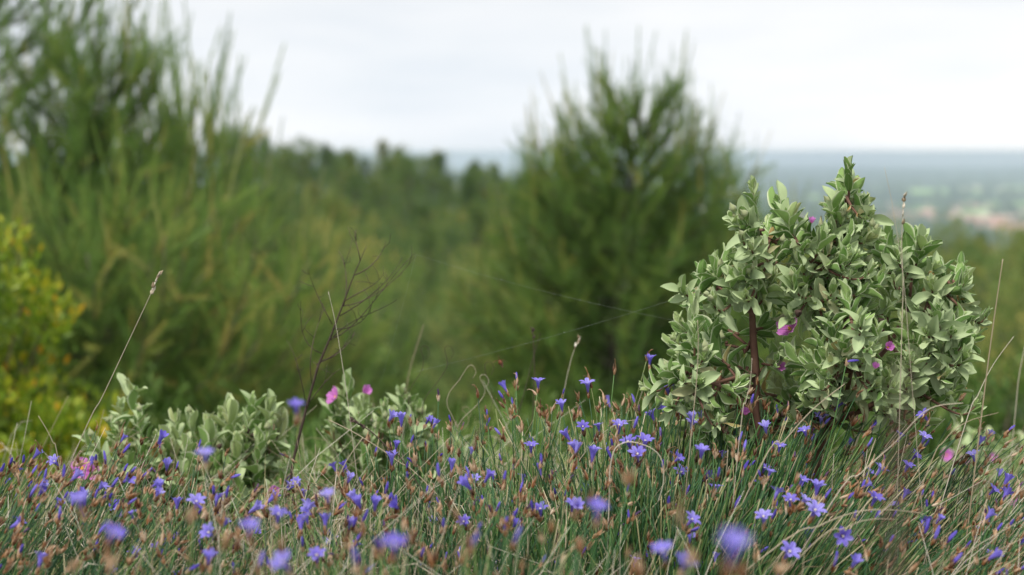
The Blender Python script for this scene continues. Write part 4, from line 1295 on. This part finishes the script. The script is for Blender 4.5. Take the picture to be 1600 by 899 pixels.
N_ = None
T = [
 # ---- back row
 (30, 1.85, 722, .5, 110, 26, 'tuft of lilac flowers at the left edge under the yellow-green shrub', [(90, 725, 1.75, 'open', 1.15, (-.3, -.6, .7)), (14, 722, 1.7, 'bud', 1.1, N_)]),
 (180, 1.80, 705, .4, 110, 26, 'flower tuft just below the magenta flower with yellow centre', [(243, 690, 1.7, 'half', 1.2, (.5, -.3, .8)), (190, 705, 1.72, 'bud', 1.2, (.6, 0, .8)), (163, 722, 1.7, 'bud', 1.2, N_), (188, 735, 1.7, 'bud', 1.2, (.4, 0, .9))]),
 (310, 1.80, 735, .1, 110, 24, 'flower tuft in front of the low left grey-leaved bush', [(252, 700, 1.74, 'bud', 1.2, (-.1, 0, 1)), (385, 797, 1.5, 'half', 1.2, N_)]),
 (470, 1.85, 760, .0, 90, 18, 'sparse flower tuft at the foot of the dead branching stem', [(536, 735, 1.8, 'bud', 1.1, (.3, 0, 1)), (540, 755, 1.75, 'half', 1.1, N_), (425, 765, 1.8, 'dry', 1.0, N_)]),
 (620, 1.80, 690, .0, 110, 22, 'flower tuft in front of the small pink-flowered bush', [(627, 665, 1.75, 'half', 1.2, (0, -.1, 1)), (675, 668, 1.8, 'half', 1.0, N_), (612, 725, 1.7, 'half', 1.2, (0, -.2, 1)), (643, 690, 1.78, 'bud', 1.1, (.3, 0, 1)), (685, 618, 1.85, 'dry', 1.2, (0, 0, 1))]),
 (725, 1.85, 670, .05, 120, 26, 'flower tuft under the curly dry tendrils', [(705, 735, 1.7, 'half', 1.1, N_), (745, 750, 1.7, 'open', .9, N_)]),
 (830, 1.80, 640, .05, 130, 28, 'flower tuft whose top flower stands alone against the dark pine', [(840, 605, 1.75, 'open', 1.05, (0, -.1, 1)), (877, 640, 1.72, 'open', 1.05, (-.1, -.2, 1)), (830, 705, 1.68, 'open', 1.1, (0, -.2, 1)), (878, 612, 1.8, 'bud', .7, N_)]),
 (935, 1.78, 625, .0, 150, 28, 'flower tuft with a wide open lilac flower against the dark shrub', [(920, 612, 1.72, 'open', 1.25, (-.1, -.15, 1)), (965, 677, 1.7, 'open', 1.35, (.05, -.25, 1)), (960, 575, 1.75, 'husk', 1.2, N_), (1000, 640, 1.75, 'dry', 1.0, N_)]),
 (1045, 1.80, 615, .05, 170, 32, 'tall flower tuft left of the big grey-leaved bush', [(1015, 570, 1.75, 'open', 1.05, (0, -.1, 1)), (1045, 617, 1.72, 'open', 1.2, (-.3, -.2, 1)), (1040, 650, 1.7, 'open', 1.25, (-.2, -.3, 1)), (1058, 640, 1.7, 'bud', 1.2, N_), (1012, 552, 1.78, 'dry', .8, N_)]),
 (1160, 1.72, 620, .15, 190, 34, 'dense flower tuft around the reddish trunk of the big bush', [(1080, 672, 1.66, 'open', 1.15, (.1, -.2, 1)), (1196, 675, 1.65, 'open', 1.1, (-.2, -.3, 1)), (1152, 690, 1.66, 'bud', 1.1, (.3, 0, 1)), (1160, 735, 1.62, 'bud', 1.2, (.5, 0, 1)), (1173, 632, 1.68, 'bud', 1.2, (.3, 0, 1))]),
 (1290, 1.70, 625, .45, 190, 34, 'flower tuft leaning right under the big grey-leaved bush', [(1258, 680, 1.62, 'open', 1.0, (-.3, -.2, 1)), (1322, 562, 1.62, 'bud', 1.0, (1, 0, .3)), (1215, 702, 1.6, 'open', .9, N_)]),
 (1420, 1.72, 660, .6, 170, 32, 'flower tuft leaning right below the right half of the big bush', [(1437, 690, 1.64, 'open', 1.1, (.3, -.3, 1)), (1447, 655, 1.66, 'open', 1.1, (-.6, -.2, .8)), (1410, 733, 1.6, 'open', 1.0, N_), (1350, 695, 1.62, 'bud', 1.0, (.6, 0, .7))]),
 (1530, 1.80, 690, .5, 120, 26, 'flower tuft at the foot of the tall pale stalk', [(1522, 718, 1.72, 'open', 1.05, (-.3, -.2, 1)), (1558, 743, 1.9, 'half', .9, N_)]),
 (1610, 1.70, 740, .3, 90, 18, 'flower tuft cut by the right edge', [(1545, 770, 1.65, 'open', 1.0, (.5, -.3, .7))]),
 # ---- middle row
 (60, 1.52, 765, .5, 120, 26, 'flower tuft with stems slanting right near the left edge', [(45, 775, 1.5, 'bud', 1.2, (.5, 0, 1)), (55, 800, 1.5, 'bud', 1.2, (.3, 0, 1))]),
 (190, 1.50, 760, .35, 120, 26, 'flower tuft behind the blurred round lilac flower at the left', [(110, 790, 1.5, 'open', 1.1, N_), (245, 770, 1.5, 'half', 1.1, (.1, -.2, 1))]),
 (330, 1.48, 775, .1, 110, 24, 'flower tuft in the meadow between left edge and dead stem', [(305, 795, 1.45, 'open', 1.25, (.2, -.4, 1)), (322, 800, 1.42, 'bud', 1.2, (-.7, 0, .7)), (352, 775, 1.45, 'bud', 1.1, N_)]),
 (500, 1.45, 790, .0, 90, 20, 'flower tuft below the dead branching stem', [(508, 825, 1.4, 'half', 1.1, N_), (497, 875, 1.3, 'open', 1.1, (0, -.5, 1))]),
 (640, 1.48, 775, .0, 100, 20, 'flower tuft among pale straw in the middle of the meadow', [(585, 795, 1.42, 'half', 1.1, (.1, -.3, 1)), (690, 820, 1.4, 'bud', 1.1, N_), (658, 865, 1.35, 'bud', 1.1, N_)]),
 (770, 1.50, 740, .05, 120, 24, 'flower tuft left of the green rush stems', [(755, 750, 1.48, 'half', 1.0, N_), (790, 825, 1.3, 'bud', 1.3, (.1, 0, 1))]),
 (890, 1.55, 740, .05, 150, 22, 'flower tuft of dark green stems in the middle', [(845, 803, 1.5, 'open', 1.1, (-.1, -.3, 1)), (893, 797, 1.5, 'open', 1.1, (.1, -.3, 1)), (925, 722, 1.55, 'half', 1.2, (.1, 0, 1)), (860, 745, 1.55, 'dry', 1.0, N_)]),
 (1000, 1.60, 690, .05, 200, 26, 'flower tuft with three open flowers close together', [(1005, 702, 1.58, 'open', 1.3, (.1, -.3, 1)), (985, 700, 1.6, 'open', 1.2, (-.3, -.3, 1)), (995, 720, 1.56, 'open', 1.3, (-.1, -.5, .9)), (928, 712, 1.6, 'open', 1.0, N_)]),
 (1100, 1.55, 720, .12, 240, 20, 'large tuft of tall dark green stems with a single cupped flower', [(1093, 715, 1.5, 'open', 1.15, (.1, -.2, 1)), (1072, 818, 1.45, 'open', 1.15, (.5, -.4, .8)), (1120, 740, 1.52, 'bud', .9, N_)]),
 (1215, 1.55, 745, .4, 240, 22, 'thick tuft of green stems leaning right with several open flowers', [(1192, 818, 1.45, 'open', 1.2, (-.1, -.35, 1)), (1232, 790, 1.48, 'open', 1.1, (0, -.3, 1)), (1270, 773, 1.5, 'open', 1.25, (.1, -.1, 1)), (1262, 808, 1.46, 'open', 1.4, (.2, -.45, .8)), (1222, 870, 1.4, 'open', 1.4, (.3, -.6, .8))]),
 (1340, 1.55, 760, .6, 220, 20, 'tuft holding the star-shaped flower that faces the viewer', [(1310, 832, 1.42, 'open', 1.25, (0, -1, .12)), (1358, 788, 1.5, 'open', 1.2, (.3, -.3, .9)), (1300, 880, 1.4, 'bud', 1.2, N_), (1383, 845, 1.45, 'bud', 1.1, (.4, 0, 1)), (1325, 882, 1.4, 'half', 1.1, N_)]),
 (1470, 1.55, 785, .6, 170, 24, 'flower tuft with slanting closed buds in the lower right', [(1440, 830, 1.45, 'bud', 1.3, (.3, 0, 1)), (1455, 840, 1.45, 'bud', 1.3, (.3, 0, 1)), (1475, 845, 1.45, 'bud', 1.3, (.8, 0, 1)), (1480, 878, 1.4, 'bud', 1.5, (.9, 0, .9)), (1535, 870, 1.4, 'half', 1.1, (.8, -.2, .6))]),
 (1590, 1.52, 800, .4, 100, 22, 'flower tuft in the lower right corner', []),
 # ---- near row (softly blurred)
 (20, 1.42, 850, .5, 90, 26, 'tuft of brown husks in the lower left corner', [(55, 885, 1.35, 'half', 1.1, N_)]),
 (140, 1.38, 850, .4, 90, 24, 'low tuft of husks and stems right of the lower left corner', [(30, 860, 1.4, 'bud', 1.0, N_)]),
 (265, 1.36, 845, .2, 80, 20, 'flower tuft low in the picture below the blurred floating flower', [(325, 878, 1.25, 'open', 1.0, (.2, -.3, 1))]),
 (410, 1.32, 850, .1, 70, 16, 'tuft of tan husks low under the low left grey-leaved bush', [(390, 830, 1.0, 'open', .85, (.1, -.3, 1))]),
 (590, 1.15, 840, .0, 60, 12, 'blurred flower tuft at the bottom below the straw', [(615, 862, .92, 'open', 1.0, (.0, -.3, 1)), (455, 885, 1.0, 'open', 1.0, N_), (595, 855, 1.0, 'bud', 1.2, N_), (560, 880, .95, 'bud', 1.2, N_)]),
 (750, 1.2, 845, .05, 70, 14, 'blurred flower tuft at the bottom in the middle', [(735, 850, 1.0, 'bud', 1.1, (.4, 0, 1)), (800, 845, 1.05, 'bud', 1.0, N_)]),
 (900, 1.05, 830, .1, 40, 9, 'blurred flower tuft at the bottom below the three open flowers', [(930, 808, .96, 'open', .95, (.1, -.2, 1)), (1035, 872, 1.05, 'open', 1.0, (-.3, -.3, 1)), (1060, 888, 1.05, 'open', 1.0, (.3, -.4, .8)), (985, 740, 1.05, 'husk', 1.2, (1, 0, .8))]),
 (1090, .78, 890, .1, 18, 4, 'very blurred nearest tuft with a large lilac flower at the bottom edge', [(1138, 876, .66, 'open', 1.0, (.1, -.3, 1)), (1078, 862, .72, 'husk', 1.0, (-.2, 0, 1)), (1000, 885, .8, 'husk', 1.3, N_)]),
 (130, .95, 895, .1, 16, 2, 'thin tuft whose big blurred lilac flower floats over the left meadow', [(128, 790, .98, 'open', .82, (-.1, -.25, 1)), (175, 870, .95, 'husk', 1.4, N_)]),
 (325, 1.1, 890, .0, 16, 2, 'thin tuft with one blurred lilac flower in front of the low left bush', [(322, 720, 1.1, 'open', .85, (0, -.2, 1)), (300, 800, 1.0, 'husk', 1.3, N_), (350, 840, .95, 'husk', 1.3, N_)]),
 (460, 1.15, 895, .0, 14, 2, 'thin tuft with one blurred lilac flower in front of the dead stem', [(462, 645, 1.12, 'open', .85, (0, -.2, 1)), (440, 850, 1.0, 'husk', 1.3, N_)]),
 (1300, 1.3, 890, .2, 60, 8, 'thin tuft of husks at the bottom under the star-shaped flower', [(1160, 885, .9, 'husk', 1.2, N_), (1215, 880, 1.0, 'husk', 1.1, N_)]),
]
for i, row in enumerate(T):
    (px, d, yt, ln, ns, nh, lb, her) = row
    nearer = d < 1.45
    tuft(px, d, yt, ln, int(ns * 1.3), nh if nearer else int(nh * 2.3), lb, 300 + i, spread=.105 * (d / 1.5) ** .5, heroes=her, fl=.16 if nearer else .34, hmin=.35 if nearer else .42)

# ------------------------------------------------------------------ grass and straw between the tufts
def blades():
    r = np.random.default_rng(900)
    mb = MB()
    # template: a bent blade 1 high
    def blade_tpl(bend, n=5, w=.012):
        v, f, uv = [], [], []
        for i in range(n + 1):
            t = i / n; ww = w * (1 - t) ** .7 * .5 + .0003
            x = bend * t * t
            v += [(x, -ww, t * (1 - .25 * bend * t)), (x, ww, t * (1 - .25 * bend * t))]; uv += [(0, t), (1, t)]
        for i in range(n): f.append((2 * i, 2 * i + 1, 2 * i + 3, 2 * i + 2))
        return Tpl(v, f, uv)
    tps = [blade_tpl(.15), blade_tpl(.5), blade_tpl(.9), blade_tpl(.3, w=.009)]
    n = 15000
    y = .75 + 2.3 * r.random(n) ** .8
    x = y * r.uniform(-.42, .42, n)
    ok = r.random(n) < np.where(np.abs(x / y + .06) < .22, 1.0, .6)
    x, y = x[ok], y[ok]
    z = height(x, y) - .01
    h = r.uniform(.12, .31, len(x)) * np.where(np.abs(x / y + .08) < .13, 1.1, .95) * np.where(y < 1.0, .75, 1)
    dirs = np.stack([r.normal(size=len(x)) * .22, r.normal(size=len(x)) * .22, np.ones(len(x))], -1)
    for k in range(4):
        s = slice(k, None, 4)
        mb.add(tps[k], frames(np.stack([x, y, z], -1)[s], dirs[s], h[s]), r.random(len(x[s])))
    o = mb.build('grass', M['grass'])
    tag(o, 'fine green grass growing between the flower tufts', 'grass', kind='stuff')
    # dry straw: long thin arcs
    mb = MB()
    for i in range(2600):
        y = .95 + 1.5 * r.random(); x = y * (r.uniform(-.42, .42) if r.random() < .55 else r.normal() * .06 - .06)
        b = Vector((x, y, zg(x, y)))
        L_ = r.uniform(.12, .34); an = r.random() * 6.28; out = Vector((math.cos(an), math.sin(an), 0)); q = r.uniform(.15, 1.0)
        if x / y > .08 and r.random() < .6: out = Vector((1, r.normal() * .3, 0)).normalized()
        p = bez(b, b + Vector((0, 0, L_ * .6)) + out * L_ * q * .15, b + Vector((0, 0, L_ * (1.0 - .3 * q))) + out * L_ * q * .5, b + out * L_ * q + Vector((0, 0, L_ * (1 - .55 * q))), 7)
        rr = r.uniform(.00045, .0009)
        if (p[-1] - Vector((0, 0, CAM_Z))).length < .6: continue
        mb.tube(p, [rr, rr, rr, rr, rr * .9, rr * .7, rr * .4], 4, r.random())
    for i in range(1500):
        y = 1.2 + 1.0 * r.random(); x = y * r.uniform(-.40, .40)
        b = Vector((x, y, zg(x, y))); L_ = r.uniform(.22, .40)
        ln = np.interp(x / y, [-.36, -.15, .1, .3], [.35, .05, .05, .6])
        out = Vector((ln + r.normal() * .28, r.normal() * .2, 0))
        p = bez(b, b + Vector((0, 0, L_ * .4)) + out * L_ * .2, b + Vector((0, 0, L_ * .7)) + out * L_ * .6, b + Vector((r.normal() * .02, 0, L_ * r.uniform(.72, .95))) + out * L_ * 1.0, 6)
        mb.tube(p, [.0006, .0006, .00055, .0005, .0004, .00025], 3, r.random())
    o = mb.build('dry_grass', M['straw'])
    tag(o, 'pale dry straw arching between the flower tufts', 'dry grass', kind='stuff')
blades()

# ------------------------------------------------------------------ single stalks, twigs, threads
def stalk(name, pts_px, d, r0, r1, label, mat='straw', seed=1, spikelet=0, cat='stalk', group=None, ground=True, dd=None):
    r = np.random.default_rng(seed); r0, r1 = (r0 * .72, r1 * .72) if d > 1 else (r0, r1)
    pts = [unpx(px, py, d + (dd[i] if dd else 0)) for i, (px, py) in enumerate(pts_px)]
    if ground:
        p = pts[0].copy(); q = pts[1] - pts[0]
        k = min(5.0, max(.2, (p.z - zg(p.x, p.y)) / max(.02, q.z)))
        gx = p.x - q.x * k; pts = [Vector((gx, p.y, zg(gx, p.y) - .01))] + pts
    base = pts[0].copy()
    root = empty(name, base); tag(root, label, cat, group)
    mb = MB()
    # smooth by Catmull-Rom
    sm = []
    for i in range(len(pts) - 1):
        p0, p1, p2, p3 = pts[max(i - 1, 0)], pts[i], pts[i + 1], pts[min(i + 2, len(pts) - 1)]
        for k in range(5):
            t = k / 5
            sm.append(.5 * ((2 * p1) + (p2 - p0) * t + (2 * p0 - 5 * p1 + 4 * p2 - p3) * t * t + (3 * p1 - 3 * p2 + p3 - p0) * t ** 3))
    sm.append(pts[-1])
    mb.tube([rel(p, root) for p in sm], list(np.linspace(r0, r1, len(sm))), 5, r.uniform(.3, .8))
    mb.build('stem', M[mat], root)
    if spikelet:
        hb = MB(); n = spikelet
        for k in range(n):
            f = 1 - .20 * k / n; j = f * (len(sm) - 1); i = min(int(j), len(sm) - 2); p = sm[i].lerp(sm[i + 1], j - i); tg = (sm[i + 1] - sm[i]).normalized()
            hb.add(BUD, frames([np.array(rel(p, root))], [np.array(tg) + r.normal(size=3) * .22], .0068, sx=.36), [r.random()])
        hb.build('seed_head', M[mat], root)
    return root

stalk('grass_stalk', [(118, 705), (160, 620), (205, 525), (233, 465), (248, 430)], 1.65, .0009, .0004, 'long thin straw stalk slanting right in front of the left pines', spikelet=9, seed=1)
stalk('grass_stalk', [(95, 740), (82, 690), (60, 650)], 1.72, .001, .0006, 'short pale stalk bending left at the left edge of the meadow', seed=2)
stalk('grass_stalk', [(1530, 680), (1545, 560), (1556, 480), (1567, 405)], 1.6, .0013, .0008, 'tall pale stalk standing right of the big grey-leaved bush', seed=3)
stalk('grass_stalk', [(1500, 690), (1528, 618), (1552, 570), (1584, 526)], 1.62, .0009, .0004, 'thin dry stalk crossing low in front of the tall pale stalk', seed=4)
stalk('grass_stalk', [(1585, 660), (1592, 590), (1602, 540)], 2.2, .001, .0008, 'brownish stalk at the right edge behind the tall pale one', seed=5)
stalk('grass_stalk', [(1408, 560), (1411, 450), (1409, 380), (1412, 308)], 1.58, .0008, .0005, 'upright dry stalk in front of the right half of the big bush', seed=6, spikelet=5)
stalk('grass_stalk', [(1425, 600), (1412, 440), (1396, 330), (1382, 262)], 1.55, .0005, .0003, 'hair-thin stalk reaching over the big bush towards the plain', seed=7)
stalk('grass_stalk', [(1078, 700), (1088, 600), (1091, 540), (1090, 500)], 1.6, .0009, .0005, 'yellow stalk in front of the left leaves of the big bush', seed=8)
stalk('grass_stalk', [(562, 780), (545, 640), (527, 520), (513, 456)], 1.85, .0008, .0004, 'thin straw stalk crossing the dead branching stem', seed=9)
stalk('grass_stalk', [(1398, 899), (1402, 760), (1408, 650), (1412, 560)], .44, .0016, .0009, 'very blurred near dry stalk in front of the lower right meadow', mat='twig', seed=10)
stalk('grass_stalk', [(630, 640), (640, 580), (655, 530), (662, 508)], 2.5, .0012, .0008, 'blurred dry stalk behind the small pink-flowered bush', seed=11)
stalk('grass_stalk', [(780, 760), (812, 640), (833, 560), (845, 520)], 2.2, .0012, .0005, 'dark stalk left of the lone top flower', mat='twig', seed=12)
stalk('grass_stalk', [(870, 700), (880, 620), (893, 560), (905, 530)], 2.1, .0009, .0005, 'dry stalk right of the lone top flower', seed=13, spikelet=6)
stalk('grass_stalk', [(830, 690), (835, 600), (834, 545), (832, 515)], 2.15, .0011, .0007, 'knotty upright stalk behind the lone top flower', mat='twig', seed=14, spikelet=4)
stalk('grass_stalk', [(1155, 690), (1165, 630), (1172, 600), (1175, 560)], 1.58, .0008, .0004, 'short straw stalk in front of the reddish trunk', seed=15)
stalk('grass_stalk', [(985, 720), (990, 660), (1008, 600), (1022, 585)], 1.9, .0008, .0004, 'grey stalk between the tallest lilac flowers', seed=16)
stalk('arching_straw', [(950, 830), (955, 720), (975, 692), (1010, 697), (1032, 715), (1037, 750), (1028, 785)], 1.52, .0010, .0006, 'pale straw looping over the three open flowers', seed=17, cat='straw')
stalk('arching_straw', [(1180, 880), (1280, 822), (1340, 800), (1390, 797), (1440, 802)], 1.42, .0010, .0006, 'pale straw arching right above the star-shaped flower', seed=18, cat='straw')
stalk('arching_straw', [(1240, 880), (1320, 826), (1360, 812), (1400, 812)], 1.40, .0008, .0005, 'second lower straw arching beside the star-shaped flower', seed=19, cat='straw')
stalk('arching_straw', [(690, 780), (620, 720), (560, 680), (515, 657)], 1.72, .0010, .0008, 'brown twig lying across the small pink-flowered bush', seed=20, cat='straw', mat='straw')
stalk('arching_straw', [(655, 760), (610, 705), (580, 675), (552, 658)], 1.70, .0010, .0010, 'knobbly dead spike in front of the small pink-flowered bush', seed=21, cat='straw', spikelet=8, mat='twig')
stalk('arching_straw', [(520, 780), (530, 745), (545, 715), (567, 684)], 1.68, .0010, .0007, 'short bright straw standing below the pink flowers', seed=22, cat='straw')
stalk('arching_straw', [(1290, 800), (1345, 740), (1400, 690), (1450, 640), (1505, 630)], 1.5, .0010, .0006, 'bleached stalk slanting up to the right under the big bush', seed=23, cat='straw')
stalk('arching_straw', [(1180, 745), (1225, 690), (1270, 640), (1320, 600)], 1.55, .0012, .0006, 'bleached stalk slanting in front of the foot of the big bush', seed=24, cat='straw')
stalk('arching_straw', [(1440, 760), (1475, 690), (1510, 660), (1560, 645)], 1.55, .0010, .0004, 'thin stalk bending right beneath the tall pale stalk', seed=25, cat='straw')
stalk('arching_straw', [(480, 790), (450, 765), (430, 768), (400, 790)], 1.6, .0009, .0005, 'greyish straw arching over the foot of the dead stem', seed=26, cat='straw')
stalk('arching_straw', [(860, 790), (920, 700), (960, 665), (1000, 655)], 1.75, .0008, .0004, 'thin grey straw bending over the wide open flower', seed=27, cat='straw')

def tendrils():
    r = np.random.default_rng(950)
    labels = ['curly dry tendril right of the pink flowers', 'second curly tendril, hooked at its tip', 'tall curly tendril with a loop left of the meadow middle',
              'pale wavy tendril beside the lone dry flower', 'thin hooked tendril above the middle tufts', 'beaded dry tendril behind the middle tufts']
    specs = [(668, 2.0, 700, 545, 16), (700, 1.95, 690, 575, 12), (640, 2.05, 650, 545, 8), (725, 2.0, 720, 590, 18), (750, 2.1, 700, 570, 10), (705, 2.15, 720, 640, 14)]
    for i, (px, d, y0, y1, wob) in enumerate(specs):
        n = 7; ph = r.random() * 6
        pts = [(px + wob * math.sin(ph + k * 1.15) + k * 3, y0 + (y1 - y0) * k / (n - 1)) for k in range(n)]
        lx, ly = pts[-1]
        pts += [(lx + 8, ly - 4), (lx + 14, ly + 6), (lx + 9, ly + 16)]
        stalk('dry_tendril', pts, d, .0007, .0004, labels[i], mat='straw' if i % 2 else 'twig', seed=60 + i, cat='tendril', group='curly dry tendrils')
tendrils()

def dead_stem():
    D = 1.98
    r = np.random.default_rng(71)
    main = [(448, 790), (458, 720), (478, 640), (497, 572), (515, 530), (535, 478), (555, 425), (572, 386)]
    pts = [unpx(x, y, D) for x, y in main]
    base = Vector((pts[0].x - .01, D, zg(pts[0].x, D) - .01))
    root = empty('dead_branching_stem', base)
    tag(root, 'dark leafless branching stem leaning right before the wooded ridge', 'dead stem')
    mb = MB(); mb.tube([rel(p, root) for p in [base] + pts], [.0028, .0026, .0024, .0021, .0018, .0015, .0012, .0008, .0004], 6, .3)
    mb.build('main_stem', M['twig'], root)
    side = [[(515, 530), (560, 520), (600, 437), (650, 396)], [(530, 492), (575, 468), (612, 440), (628, 402)], [(520, 505), (500, 470), (488, 445), (478, 420)], [(535, 478), (545, 440), (540, 410), (530, 395)],
            [(497, 572), (520, 555), (540, 545), (552, 515)], [(490, 600), (478, 560), (492, 520), (505, 480)], [(478, 640), (470, 590), (462, 555), (450, 530)],
            [(515, 530), (545, 500), (590, 490), (620, 470)], [(555, 425), (585, 420), (600, 395), (602, 375)], [(540, 470), (560, 455), (590, 445), (598, 430)],
            [(505, 555), (470, 540), (465, 500), (470, 470)], [(520, 515), (550, 515), (575, 500), (580, 470)], [(535, 478), (570, 478), (610, 452), (650, 402)],
            [(500, 565), (530, 560), (548, 535), (556, 520)], [(478, 640), (500, 610), (510, 590), (530, 575)], [(563, 405), (556, 385), (553, 372), (556, 360)]]
    for k, s in enumerate(side):
        b = MB(); q = [unpx(x + r.normal() * 2, y + r.normal() * 2, D + (r.normal() * .04 if i else 0)) for i, (x, y) in enumerate(s)]
        b.tube([rel(p, root) for p in bez(q[0], q[1], q[2], q[3], 9)], list(np.linspace(.0008, .0003, 9)), 4, r.random())
        for j in range(3):
            t = r.uniform(.4, .95); p = bez(q[0], q[1], q[2], q[3], 21)[int(t * 20)]
            e = p + Vector((r.normal() * .012, r.normal() * .012, abs(r.normal()) * .018))
            b.tube([rel(p, root), rel(p.lerp(e, .5) + Vector(r.normal(size=3) * .002), root), rel(e, root)], [.0004, .0004, .0003], 3, r.random())
        b.build('side_twig', M['twig'], root)
dead_stem()

def threads():
    def th(a, b, sag, d0, d1, label, w=.00022, beads=0):
        p0, p1 = unpx(*a, d0), unpx(*b, d1)
        root = empty('spider_thread', p0); tag(root, label, 'spider thread', 'spider threads strung between twigs and bush')
        mb = MB(); pts = []
        for i in range(25):
            t = i / 24; pts.append(p0.lerp(p1, t) - Vector((0, 0, sag * 4 * t * (1 - t))))
        mb.tube([rel(p, root) for p in pts], w, 4, .6)
        for k in range(beads):
            i = int(random.random() * 22) + 1
            mb.add(BUD, frames([np.array(rel(pts[i], root))], [[0, 0, 1]], .0011), [.5])
        mb.build('silk', M['thread'], root)
    th((645, 582), (1062, 465), .004, 1.9, 1.78, 'long spider thread rising right to the left edge of the big bush', .00006, 2)
    th((650, 398), (1075, 505), .006, 1.98, 1.8, 'faint spider thread falling right from the tip of the dead stem', .00005, 2)
    th((650, 398), (594, 600), .004, 1.98, 2.05, 'faint spider thread hanging from the tip of the dead stem', .00006)
    p = unpx(780, 563, 1.86)
    o = MB(); o.add(BUD, frames([[0, 0, 0]], [[.5, 0, -1]], .010, sx=.7), [.4])
    for k in range(4):
        o.tube([(0, 0, 0), (.004 * math.cos(k * 1.7), .003, .004 * math.sin(k * 1.7)), (.009 * math.cos(k * 1.7), .002, .008 * math.sin(k * 1.7) - .002)], [.0004, .0003, .0002], 4, .5)
    s = o.build('dry_seed', M['husk'], None, loc=p)
    tag(s, 'tiny brown seed caught on the long spider thread', 'seed')
threads()
print('objects', len(bpy.data.objects), 'tufts', len(T))
